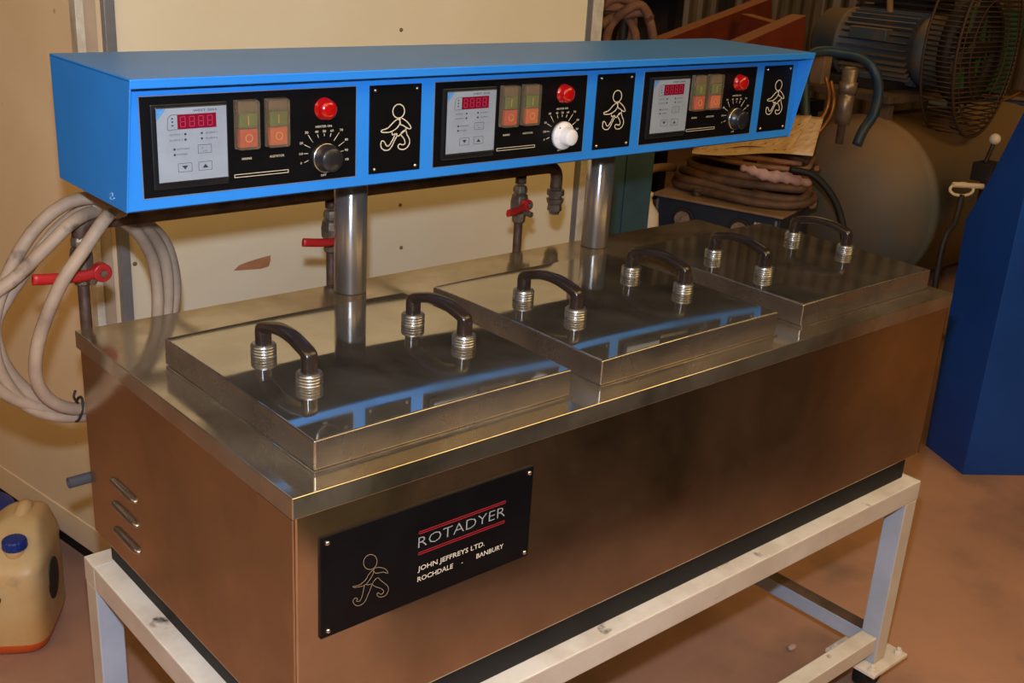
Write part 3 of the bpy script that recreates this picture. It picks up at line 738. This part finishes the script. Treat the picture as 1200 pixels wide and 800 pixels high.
for a0 in (.3,):
    c0 = canpt(-.105,-.0995,.175)
    P = [canpt(-.1258,-.004+.013*math.cos(a)*-1,.200+.015*math.sin(a)) for a in [k*PI/6-.9 for k in range(11)]]
    add_tube(bm, P, .0018, 6)
obj('can_marking', bm, M['ink'], can)
# second blue lid behind it at the picture's edge
bp = V(.030,1.525,0)
bm = newbm(); add_lathe(bm, (bp.x,bp.y,FLOOR), (bp.x,bp.y,2), [(0,.085),(.01,.092),(.145,.102),(.148,.109),(.175,.109),(.179,.103),(.180,.02)], 36)
tag(obj('blue_bucket', bm, M['bluecap']), 'blue plastic bucket half out of the picture behind the jerrycan', 'bucket')

# ================================================================== BLUE CABINET right
e1 = V(.81,-.59,0).normalized(); e2 = V(.47,.88,0).normalized(); b0 = V(2.572,.422,FLOOR)
bm = newbm()
prof = [(0,0),(.205,0),(.235,.745),(.175,.86),(.075,1.10),(0,1.25)]
add_prism(bm, [b0+e2*a+V(0,0,z) for a,z in prof], e1*.62)
tag(obj('blue_machine_casing', bm, M['cabblue'], None, .002), 'tall deep blue sheet metal casing with a sloping back, right edge of the picture', 'casing')

# ================================================================== WELDER with cable and newspaper
w0 = V(2.526,1.745,0); wa = V(.28,-.96,0).normalized(); wb = V(.96,.28,0).normalized(); WZ = -.292
wl = thing('welding_set', 'dusty topped dark blue welding set with two round dials', 'welder', w0+wa*.25+wb*.15+V(0,0,FLOOR-0))
wl.location.z = FLOOR
def wp(a, b, z): return w0+wa*a+wb*b+V(0,0,z)
bm = newbm(); add_prism(bm, [wp(0.008,.01,FLOOR+.05),wp(.488,.01,FLOOR+.05),wp(.488,.32,FLOOR+.05),wp(.008,.32,FLOOR+.05)], (0,0,WZ-FLOOR-.056)); obj('case', bm, M['navy'], wl, .004)
bm = newbm(); add_prism(bm, [wp(-.004,-.006,WZ-.008),wp(.50,-.006,WZ-.008),wp(.50,.33,WZ-.008),wp(-.004,.33,WZ-.008)], (0,0,.010)); obj('case_top', bm, M['dust'], wl, .003)
for a in (.125,.345):
    bm = newbm(); c = wp(a,.012,-.368); add_cyl(bm, c, c-wb*.014, .043, 28, bev=.003); add_cyl(bm, c-wb*.013, c-wb*.019, .030, 24, 1); add_cyl(bm, c-wb*.018, c-wb*.032, .011, 14, 1)
    obj('dial', bm, [M['darkiron'], M['glassdial']], wl)
for a in (.140,.345):
    bm = newbm(); c = wp(a,.07,WZ-.002); add_cyl(bm, c, c+V(0,0,.022), .018, 8, bev=.003); add_cyl(bm, c+V(0,0,.020), c+V(0,0,.032), .020, 8, bev=.003); obj('terminal', bm, M['rust'], wl)
bm = newbm(); add_prism(bm, [wp(.395,.010,-.36),wp(.46,.010,-.36),wp(.46,.010,-.33),wp(.395,.010,-.33)], wb*-.003); obj('maker_label', bm, M['paper'], wl)
bm = newbm(); add_prism(bm, [wp(.012,.012,FLOOR+.06),wp(.02,.012,FLOOR+.06),wp(.02,.012,WZ-.02),wp(.012,.012,WZ-.02)], wb*-.008); add_prism(bm, [wp(.470,.012,FLOOR+.06),wp(.478,.012,FLOOR+.06),wp(.478,.012,WZ-.02),wp(.470,.012,WZ-.02)], wb*-.008); obj('corner_strip', bm, M['trimgrey'], wl)
for a in (.05,.44):
    for b in (.05,.27):
        bm = newbm(); c = wp(a,b,FLOOR); add_cyl(bm, c, c+V(0,0,.052), .022, 14); obj('foot', bm, M['plinth'], wl)
# cable coil on top of the welder
cc = wp(.27,.19,WZ+.003)
bm = newbm(); pts = []
rr = random.Random(3)
for lap in range(4):
    for k in range(12):
        a = 2*PI*k/12+lap*.1; R1 = .27-.014*lap+rr.uniform(-.012,.012); R2 = .135-.012*lap+rr.uniform(-.01,.01)
        pts.append(cc+wa*(R1*math.cos(a))+wb*(R2*math.sin(a))+V(0,0,.017+lap*.026+rr.uniform(-.004,.006)))
pts.append(cc+wa*.20+wb*.10+V(0,0,.11)); 
add_tube(bm, spline(pts,4), .0155, 10)
tag(obj('cable_coil', bm, M['cable']), 'thick brown cable coiled flat on top of the welding set', 'cable')
# second smaller coil lying above, carrying the newspaper
bm = newbm(); pts = []
for lap in range(2):
    for k in range(12):
        a = 2*PI*k/12; R1 = .235-.02*lap+rr.uniform(-.01,.01); R2 = .13
        pts.append(cc+wa*(.02+R1*math.cos(a))+wb*(.03+R2*math.sin(a))+V(0,0,.142+lap*.020+rr.uniform(-.003,.003)))
add_tube(bm, spline(pts,4), .0095, 8)
tag(obj('thin_hose', bm, M['rope']), 'thinner tan hose looped above the thick cable, under the newspaper', 'hose')
# newspaper: folded sheets, slightly wavy
bm = newbm(); nc = cc+wa*.02+wb*.03+V(0,0,.222)
pr_ = Matrix.Rotation(math.radians(14),3,'Z')
def grid(bm, c, ax, ay, w, d, z, amp, ph, mi=0, th=.003, tilt=0, tv=0):
    nx, ny = 14, 10; top = []; bot = []
    for i in range(nx+1):
        tr, br_ = [], []
        for j in range(ny+1):
            u, v = i/nx-.5, j/ny-.5
            h = amp*(math.sin(u*7+ph)+.6*math.sin(v*6+u*3+ph)) + tilt*u + tv*v
            p_ = c+ax*(u*w)+ay*(v*d)+V(0,0,z+h)
            tr.append(bm.verts.new(p_+V(0,0,th))); br_.append(bm.verts.new(p_))
        top.append(tr); bot.append(br_)
    for i in range(nx):
        for j in range(ny):
            f = bm.faces.new((top[i][j],top[i+1][j],top[i+1][j+1],top[i][j+1])); f.material_index = mi; f.smooth = True
            f = bm.faces.new((bot[i][j],bot[i][j+1],bot[i+1][j+1],bot[i+1][j])); f.material_index = mi
    for i in range(nx):
        for j in (0,ny):
            bm.faces.new((top[i][j],top[i+1][j],bot[i+1][j],bot[i][j])).material_index = 1
    for j in range(ny):
        for i in (0,nx):
            bm.faces.new((top[i][j],top[i][j+1],bot[i][j+1],bot[i][j])).material_index = 1
grid(bm, nc, pr_@wa, pr_@wb, .42, .30, .002, .006, .4, th=.010, tilt=.05, tv=.085)
grid(bm, nc+wb*.01-wa*.02, Matrix.Rotation(.12,3,'Z')@wa, Matrix.Rotation(.12,3,'Z')@wb, .34, .26, .018, .009, 1.4, th=.004, tilt=.05, tv=.085)
tag(obj('newspaper', bm, [M['paper'], M['paperedge']]), 'crumpled yellowed newspaper lying on the coiled hoses', 'newspaper')
bm = newbm(); rc = atd(905,205,3.86)
P = [atd(868,196,3.80),atd(882,200,3.79),atd(900,206,3.78),atd(920,208,3.77),atd(935,212,3.77),atd(950,215,3.8)]
add_tube(bm, spline(P,4), [.008+.012*math.sin(PI*(k+.5)/22)+.004*math.sin(k*2.1) for k in range(21)], 12)
tag(obj('rag', bm, M['rag']), 'pinkish rag bundled on the cable coil below the newspaper', 'rag')
# black hose hanging from the welder down to the right, and tan pipe end at left
bm = newbm(); P = [atd(u,v,Z) for u,v,Z in ((925,198,3.72),(952,205,3.7),(972,225,3.68),(984,250,3.66),(990,285,3.64),(992,330,3.62))]; P.append(V(P[-1].x,P[-1].y,FLOOR+.02))
add_tube(bm, spline(P,6), .012, 10)
tag(obj('black_cable', bm, M['plinth']), 'black cable drooping from the welding set in front of the air receiver', 'cable')
bm = newbm(); a = atd(750,203,4.15); b = wp(-.03,.22,WZ+.06)
add_tube(bm, spline([a, a+(b-a)*.5+V(0,0,.01), b],5), .016, 12)
tag(obj('hose_end', bm, M['dust']), 'stiff tan hose end sticking out left of the cable coil', 'hose')

# teal cabinet behind the right post, cream jug beside it
tb = atd(724,250,3.55)
bm = newbm(); ang = Matrix.Rotation(math.radians(-18),3,'Z')
add_box(bm, (tb.x-.18,tb.y-.06,FLOOR), (tb.x+.055,tb.y+.25,.02), 0, ang, tb)
tc_ = thing('teal_cabinet', 'dark teal metal cabinet between the right console post and the welding set', 'cabinet', (tb.x,tb.y,FLOOR))
obj('cabinet_body', bm, M['teal'], tc_, .006)
bm = newbm(); add_box(bm, (tb.x-.02,tb.y-.066,FLOOR+.08), (tb.x+.075,tb.y-.060,-.03), 0, ang, tb); obj('cabinet_door', bm, M['teal'], tc_, .002)
jb = atd(751,250,3.8)
bm = newbm(); add_lathe(bm, (jb.x,jb.y,-.40), (jb.x,jb.y,2), [(0,.05),(.01,.062),(.05,.066),(.11,.060),(.14,.038),(.165,.032),(.168,.036),(.178,.036),(.18,.02)], 24)
tag(obj('cream_jar', bm, M['white']), 'cream coloured jar on a crate beside the teal cabinet', 'jar')
bm = newbm(); add_box(bm, (jb.x-.10,jb.y-.08,FLOOR), (jb.x+.08,jb.y+.09,-.40))
for z in (-.75,-.6,-.45): add_box(bm, (jb.x-.104,jb.y-.086,z-.05), (jb.x+.084,jb.y-.078,z+.05))
tag(obj('crate', bm, M['dark'], None, .003), 'dark crate under the cream jar', 'crate')

# ================================================================== COMPRESSOR
RC = V(3.60,1.60,-.42); RR = .365
cp = thing('air_compressor', 'large dusty air compressor with a round receiver, finned motor and wire belt guard', 'compressor', (4.1,1.6,FLOOR))
bm = newbm()
prof = [(-.17,.001),(-.168,.06),(-.155,.13),(-.125,.205),(-.08,.275),(-.02,.335),(.03,.36),(.05,RR),(.055,RR+.006),(.09,RR+.006),(.095,RR),(1.25,RR),(1.28,.36),(1.36,.30),(1.42,.18),(1.44,.001)]
add_lathe(bm, RC, RC+V(1,0,0), prof, 56, caps=False); obj('receiver', bm, M['comp'], cp)
for dx in (.18,1.05):
    for s in (-1,1):
        bm = newbm(); add_prism(bm, [(RC.x+dx,RC.y+s*.20-.03,FLOOR),(RC.x+dx,RC.y+s*.20+.03,FLOOR),(RC.x+dx,RC.y+s*.17+.03,RC.z-.28),(RC.x+dx,RC.y+s*.17-.03,RC.z-.28)], (.06,0,0)); obj('foot', bm, M['darkiron'], cp)
# mounting platform
zp = .01
bm = newbm(); add_box(bm, (3.62,1.50,zp), (4.30,2.12,zp+.03)); add_box(bm, (3.66,1.52,-.10), (3.70,1.56,zp)); add_box(bm, (3.66,2.0,-.32), (3.70,2.04,zp)); add_box(bm, (4.2,1.52,-.10), (4.24,1.56,zp)); obj('platform', bm, M['dirt'], cp, .003)
bm = newbm(); add_box(bm, (3.76,1.62,zp+.03), (4.12,2.05,.075)); obj('motor_base', bm, M['darkiron'], cp, .004)
# motor: axis along y
mc = V(3.97,0,.205)
bm = newbm()
add_lathe(bm, (mc.x,2.09,mc.z), (mc.x,1.40,mc.z), [(0,.05),(.01,.11),(.035,.138),(.14,.143),(.15,.150),(.16,.150),(.17,.128),(.52,.128),(.53,.150),(.57,.150),(.60,.11),(.62,.045),(.72,.03)], 40)
obj('motor', bm, M['compdark'], cp)
bm = newbm()
for k in range(30):
    a = 2*PI*k/30; c, s = math.cos(a), math.sin(a)
    p0 = V(mc.x+c*.12, 1.585, mc.z+s*.12); rr_ = V(c,0,s); tt = V(-s,0,c)
    add_prism(bm, [p0-tt*.003, p0+tt*.003, p0+tt*.002+rr_*.032, p0-tt*.002+rr_*.032], (0,.33,0))
obj('cooling_fin', bm, M['compdark'], cp); bpy.context.scene.collection.objects[-1]['kind'] = 'stuff'
bm = newbm(); add_box(bm, (mc.x-.14,1.72,.02), (mc.x-.07,1.80,.10)); obj('motor_bracket', bm, M['compdark'], cp, .004); bm = newbm(); add_box(bm, (mc.x-.16,1.68,.235), (mc.x-.10,1.86,.285)); obj('terminal_box', bm, M['compdark'], cp, .004)
bm = newbm(); add_box(bm, (3.66,1.86,zp+.03), (3.72,1.98,.16)); obj('bracket', bm, M['dust'], cp, .003)
# pump head with fins, behind the guard
bm = newbm()
for k in range(12): add_box(bm, (4.02,1.60,.30+k*.026), (4.34,1.98,.312+k*.026))
add_box(bm, (4.07,1.66,.04), (4.29,1.92,.62)); obj('pump_head', bm, M['darkiron'], cp)
bm = newbm(); P = spline([(4.06,1.78,.50),(4.0,1.80,.42),(3.97,1.78,.37),(3.95,1.76,.34)],5); add_tube(bm, P, .014, 10); obj('lifting_eye', bm, M['dust'], cp)
# wire belt guard (disc cage) in the xz plane
gx, gy, gz = 3.96, 1.37, .235; GR = .345
bm = newbm()
def circ(c, r, n=48, sx=1.): return [V(c.x+r*math.cos(2*PI*k/n)*sx, c.y, c.z+r*math.sin(2*PI*k/n)) for k in range(n)]
for yy in (gy-.07, gy+.07): add_tube(bm, circ(V(gx,yy,gz),GR,48,.72), .007, 6, closed=True)
for r in (.30,.2): add_tube(bm, circ(V(gx,gy-.075,gz),r,40,.72), .003, 5, closed=True)
k = 0; z = -GR+.012
while z < GR-.01:
    w = .72*math.sqrt(max(0,GR*GR-z*z)); 
    add_tube(bm, [V(gx-w,gy-.072,gz+z),V(gx+w,gy-.072,gz+z)], .0033, 5)
    add_tube(bm, [V(gx-w,gy-.07,gz+z),V(gx-w,gy+.07,gz+z)], .0033, 5)
    add_tube(bm, [V(gx+w,gy-.07,gz+z),V(gx+w,gy+.07,gz+z)], .0033, 5)
    z += .0195
obj('belt_guard', bm, M['cage'], cp)
bm = newbm()
add_lathe(bm, (gx+.0,gy-.02,gz), (gx+.0,gy+.04,gz), [(0,.20),(.0,.22),(.05,.22),(.05,.20)], 40, caps=False); add_cyl(bm, (gx+.0,gy-.03,gz), (gx+.0,gy+.30,gz), .04, 20)
for k in range(5):
    a = 2*PI*k/5+.3; R3 = Matrix.Rotation(a,3,'Y'); add_box(bm, (gx+.0-.02,gy-.005,gz), (gx+.0+.02,gy+.02,gz+.21), 0, R3, (gx+.0,gy,gz))
obj('flywheel', bm, M['darkiron'], cp)
# blue hoop on the dome, filter cylinder, pipe
hp = [atd(u,v,Z) for u,v,Z in ((947,172,4.42),(944,140,4.42),(943,105,4.42),(944,80,4.42),(951,64,4.42),(966,60,4.44),(985,62,4.45),(1005,66,4.46),(1020,76,4.47),(1028,92,4.47),(1029,112,4.46),(1023,135,4.45),(1012,152,4.44),(1004,170,4.45))]
bm = newbm(); add_tube(bm, spline(hp,5), .020, 14); obj('blue_hoop', bm, M['hoop'], cp)
f0 = atd(986,150,4.45); bm = newbm()
add_lathe(bm, (f0.x,f0.y,f0.z-.06), (f0.x,f0.y,3), [(0,.016),(.075,.016),(.078,.030),(.19,.032),(.195,.026),(.20,.036),(.24,.036),(.245,.028),(.29,.034),(.30,.02)], 20)
obj('air_filter', bm, M['silver'], cp)
bm = newbm()
P = spline([atd(u,v,Z) for u,v,Z in ((905,172,4.5),(930,162,4.5),(952,150,4.5),(967,132,4.5),(972,112,4.5),(968,92,4.55))],5); add_tube(bm, P, .008, 8)
P = spline([atd(u,v,Z) for u,v,Z in ((910,180,4.52),(938,168,4.52),(960,154,4.52),(974,134,4.52),(977,114,4.52),(974,96,4.57))],5); add_tube(bm, P, .008, 8)
obj('air_hose', bm, M['copper'], cp)
# small fittings in front of the pump right of the guard
# ================================================================== THINGS BEHIND RIGHT
gb = thing('green_machine', 'dark green steel machine housing behind the belt guard', 'machine', (5.0,1.6,FLOOR))
g0 = atd(1128,10,7.0); g1 = atd(1192,108,7.0)
bm = newbm(); dr = V(.55,-.83,0); up_ = V(0,0,1); back = V(.83,.55,0)
add_prism(bm, [g0-dr*.02+V(0,0,.0), g0+dr*.40+V(0,0,.0), g0+dr*.34+V(0,0,-.50), g0-dr*.02+V(0,0,-.50)], back*.4); obj('housing', bm, M['green'], gb, .01)
bm = newbm(); add_prism(bm, [g0-dr*.1+V(0,0,-.51), g0+dr*.6+V(0,0,-.51), g0+dr*.6+V(0,0,-.53), g0-dr*.1+V(0,0,-.53)], back*.45); obj('shelf_edge', bm, M['dust'], gb, .002)
bm = newbm()
for k in range(9):
    z = -.56-k*.055; add_prism(bm, [g0-dr*.10+V(0,0,z), g0+dr*.6+V(0,0,z), g0+dr*.6+V(0,0,z-.045)-back*.012, g0-dr*.10+V(0,0,z-.045)-back*.012], back*.3)
add_prism(bm, [g0-dr*.08+V(0,0,-.53)+back*.05, g0+dr*.58+V(0,0,-.53)+back*.05, g0+dr*.58+V(0,0,FLOOR-g0.z)+back*.05, g0-dr*.08+V(0,0,FLOOR-g0.z)+back*.05], back*.3)
obj('louvred_base', bm, M['bluegrey'], gb)
bm = newbm(); P = spline([atd(1196,108,6.85),atd(1180,116,6.85),atd(1160,122,6.85),atd(1140,122,6.9)],5); add_tube(bm, P, .008, 8); obj('thin_cable', bm, M['copper'], gb)
# valve block with a white ball knob, between compressor and blue casing
vbp = atd(1166,163,4.3)
vb = thing('control_lever', 'small lever with a white ball knob beside the blue casing', 'lever', (vbp.x,vbp.y,FLOOR))
bm = newbm(); add_cyl(bm, (vbp.x,vbp.y,FLOOR), (vbp.x,vbp.y,vbp.z-.10), .02, 14); add_box(bm, (vbp.x-.06,vbp.y-.04,vbp.z-.16), (vbp.x+.05,vbp.y+.04,vbp.z-.09)); add_cyl(bm, (vbp.x-.04,vbp.y,vbp.z-.09), (vbp.x,vbp.y,vbp.z-.01), .008, 10)
obj('lever_post', bm, M['darkiron'], vb, .002)
bm = newbm(); add_sphere(bm, vbp, .022); obj('ball_knob', bm, M['white'], vb)
# cream loop of rolled cord on a hook left of the blue casing
lc = atd(1127,222,3.6)
bm = newbm(); P = [lc+BR*(.038*math.cos(a)+ (0 if a else 0))+BU*(.020*math.sin(a)) for a in [2*PI*k/20 for k in range(20)]]
add_tube(bm, P, .005, 8, closed=True)
P = [lc+BR*(-.03+.10*k/6)+BU*(.016-.001*k) for k in range(7)]; add_tube(bm, P, .009, 8)
P = spline([lc-BU*.018, lc-BU*.10-BR*.02, lc-BU*.22-BR*.07, V(lc.x-.1,lc.y-.05,FLOOR+.02)],6); add_tube(bm, P, .010, 8, 1)
tag(obj('cord_loop', bm, [M['paperedge'],M['darkiron']]), 'loop of cream cord with a brown tail hanging left of the blue casing', 'cord')

# ================================================================== SHELVES, BEAMS, ROPES behind (top centre)
# red oxide beams leaning diagonally
def slab(a, b, h, th, mat_, name, label, group=None):
    a = Vector(a); b = Vector(b); d = (b-a).normalized(); sd = d.cross(V(0,0,1)).normalized()
    bm = newbm()
    up2 = sd.cross(d).normalized()
    if up2.z < 0: up2 = -up2
    add_prism(bm, [a,a-up2*h,a-up2*h+sd*.008,a-up2*.012+sd*.008,a-up2*.012+sd*th,a+sd*th], b-a)
    add_prism(bm, [a-up2*h,a-up2*h+sd*th,a-up2*(h-.008)+sd*th,a-up2*(h-.008)+sd*.008], b-a)
    for f in bm.faces:
        if f.normal.length == 0: f.normal_update()
        c = f.calc_center_median()
        f.material_index = 1 if (abs(f.normal.dot(up2)) > .8 and (c-a).dot(up2) > -.02) else 0
    return tag(obj(name, bm, [M['redox'], M['redoxedge']], None, .002), label, 'beam', group)
slab(atd(945,18,4.8), atd(868,52,4.35), .24, .07, None, 'steel_channel', 'red oxide steel channel nearest the console, sloping down left to the blue top', 'red oxide steel channels')
slab(atd(905,-2,5.6), atd(775,48,4.9), .26, .07, None, 'steel_channel', 'red oxide steel channel behind, reaching further left', 'red oxide steel channels')
slab(atd(925,32,5.0), atd(868,16,5.25), .22, .07, None, 'steel_channel', 'red oxide steel channel lying crosswise between the two sloping ones', 'red oxide steel channels')
# trestle that carries the channels
tp = atd(880,60,5.2)
bm = newbm()
add_box(bm, (tp.x-.7,tp.y+.02,tp.z-.32), (tp.x+.7,tp.y+.45,tp.z-.26))
for sx in (-.65,.62):
    for sy in (.06,.4): add_box(bm, (tp.x+sx,tp.y+sy-.03,FLOOR), (tp.x+sx+.05,tp.y+sy+.03,tp.z-.26))
tag(obj('work_bench', bm, M['dark'], None, .004), 'dark bench under the red oxide channels, hidden behind the console', 'bench')
# dark storage rack behind
rk = thing('storage_rack', 'dark steel storage rack behind the booth with brown shelf edges', 'rack', (3.9,3.4,FLOOR))
r0 = V(2.6,3.55,0); rd = V(.83,-.25,0).normalized(); rn = V(.25,.83,0).normalized()
for a in (0,.62,1.25,1.88):
    for b in (0,.5):
        p_ = r0+rd*a+rn*b; bm = newbm(); add_box(bm, (p_.x-.03,p_.y-.03,FLOOR), (p_.x+.03,p_.y+.03,2.2)); obj('upright', bm, M['dark'], rk, .002)
for z in (-.45,.02,.35,.62,.95):
    bm = newbm(); add_prism(bm, [r0+V(0,0,z),r0+rd*1.9+V(0,0,z),r0+rd*1.9+rn*.5+V(0,0,z),r0+rn*.5+V(0,0,z)], (0,0,.03))
    obj('shelf', bm, M['shelf'], rk, .002)
bm = newbm(); add_prism(bm, [r0+rn*.52+V(0,0,FLOOR),r0+rd*1.9+rn*.52+V(0,0,FLOOR),r0+rd*1.9+rn*.54+V(0,0,FLOOR),r0+rn*.54+V(0,0,FLOOR)], (0,0,3.1)); obj('back_sheet', bm, M['dark'], rk)
# tangle of hoses hanging at the rack, left of it
bm = newbm(); rr = random.Random(5)
for (pts) in (
  ((700,14),(715,6),(732,10),(742,24),(735,45),(728,60)), ((703,10),(722,-2),(745,4),(758,18),(764,40),(766,62)), ((708,55),(716,30),(733,12),(750,6),(762,22)),
  ((724,58),(730,34),(740,14),(752,10)), ((745,60),(744,40),(736,20),(722,8),(704,18)), ((702,30),(718,20),(740,16),(758,14))):
    Zs = 4.15+rr.uniform(-.08,.08)
    P = spline([atd(u+rr.uniform(-1,1),v,Zs+rr.uniform(-.03,.03)) for u,v in pts],5); add_tube(bm, P, .017, 8)
hk = atd(733,12,4.15)
tl = obj('hanging_hoses', bm, M['rope'])
tag(tl, 'tangle of dusty brown hoses on a stand right of the booth edge', 'hoses'); tl['kind'] = 'stuff'
bm = newbm(); add_cyl(bm, (hk.x,hk.y,FLOOR), (hk.x,hk.y,hk.z-.0), .018, 12); add_box(bm, (hk.x-.22,hk.y-.14,hk.z-.27), (hk.x+.22,hk.y+.14,hk.z-.24)); add_cyl(bm, (hk.x,hk.y,FLOOR), (hk.x,hk.y,FLOOR+.02), .2, 24)
add_tube(bm, [V(hk.x-.12,hk.y,hk.z-.012),V(hk.x+.12,hk.y,hk.z-.012)], .012, 8)
tag(obj('hose_stand', bm, M['darkiron'], None, .002), 'dark iron stand under the hanging hoses', 'stand')
# small pebble and bits on floor under the stand
sp = atz(928,761,FLOOR)
bm = newbm(); add_sphere(bm, (sp.x,sp.y,FLOOR+.007), .012, scale=(1.1,.7,.6)); tag(obj('small_stone', bm, M['rag']), 'small pinkish stone on the floor under the stand', 'stone')
# dark green machine beside the photographer, seen in the tank front
gm = thing('green_press', 'dark green workshop machine standing in front of the tank, mirrored in its side', 'machine', (1.7,-1.36,FLOOR))
bm = newbm(); add_box(bm, (.72,-1.9,FLOOR), (2.45,-.82,-.12)); add_box(bm, (1.6,-1.8,-.12), (2.2,-1.3,.6)); obj('press_body', bm, M['olive'], gm, .02)
bm = newbm(); add_box(bm, (1.1,-.82,FLOOR+.1), (2.0,-.808,-.2)); obj('press_door', bm, M['olive'], gm, .004)

# ================================================================== LIGHT
def area(name, loc, tgt, size, energy, color, sy=None):
    l = bpy.data.lights.new(name, 'AREA'); l.energy = energy; l.color = color; l.shape = 'RECTANGLE'; l.size = size; l.size_y = sy or size
    o = bpy.data.objects.new(name, l); COL.objects.link(o); o.location = loc
    o.rotation_euler = (Vector(tgt)-Vector(loc)).to_track_quat('-Z','Y').to_euler(); return o
fl = bpy.data.lights.new('camera_flash', 'POINT'); fl.energy = 142; fl.shadow_soft_size = .02; fl.color = (.60,.72,.97)
fo = bpy.data.objects.new('camera_flash', fl); COL.objects.link(fo); fo.location = CAM + BU*.115 - BR*.012
WARM = (1.,.67,.25)
area('workshop_lamp', (-.6,-1.2,2.5), (.4,.6,-.2), 4.4, 118, WARM, 3.0)
area('fill_light_left', (-2.9,1.0,2.4), (-.4,.9,-.9), 2.4, 30, WARM, 2.0)  # added unseen fill, brightens the left wall, floor and jerrycan
area('workshop_lamp_right', (2.6,-1.4,2.5), (2.2,1.0,-.5), 2.6, 66, WARM, 2.0)
area('workshop_lamp_back', (4.4,2.6,2.5), (4.2,2.0,-.5), 2.4, 18, WARM, 2.0)
wd = bpy.data.worlds.new('World'); SC.world = wd; wd.use_nodes = True
wd.node_tree.nodes['Background'].inputs[0].default_value = (1,.7,.42,1); wd.node_tree.nodes['Background'].inputs[1].default_value = .05

# ================================================================== CAMERA
cam = bpy.data.cameras.new('camera'); cam.sensor_width = 36; cam.lens = F*36/1200; cam.clip_start = .05
co = bpy.data.objects.new('camera', cam); COL.objects.link(co)
mt = Matrix((BR, BU, -BF)).transposed().to_4x4(); mt.translation = CAM; co.matrix_world = mt
SC.camera = co
SC.view_settings.view_transform = 'Standard'; SC.view_settings.look = 'None'; SC.view_settings.exposure = 0; SC.view_settings.gamma = 1
SC.view_settings.use_curve_mapping = False
SC.cycles.max_bounces = 8; SC.cycles.use_denoising = True; SC.cycles.sample_clamp_indirect = 4
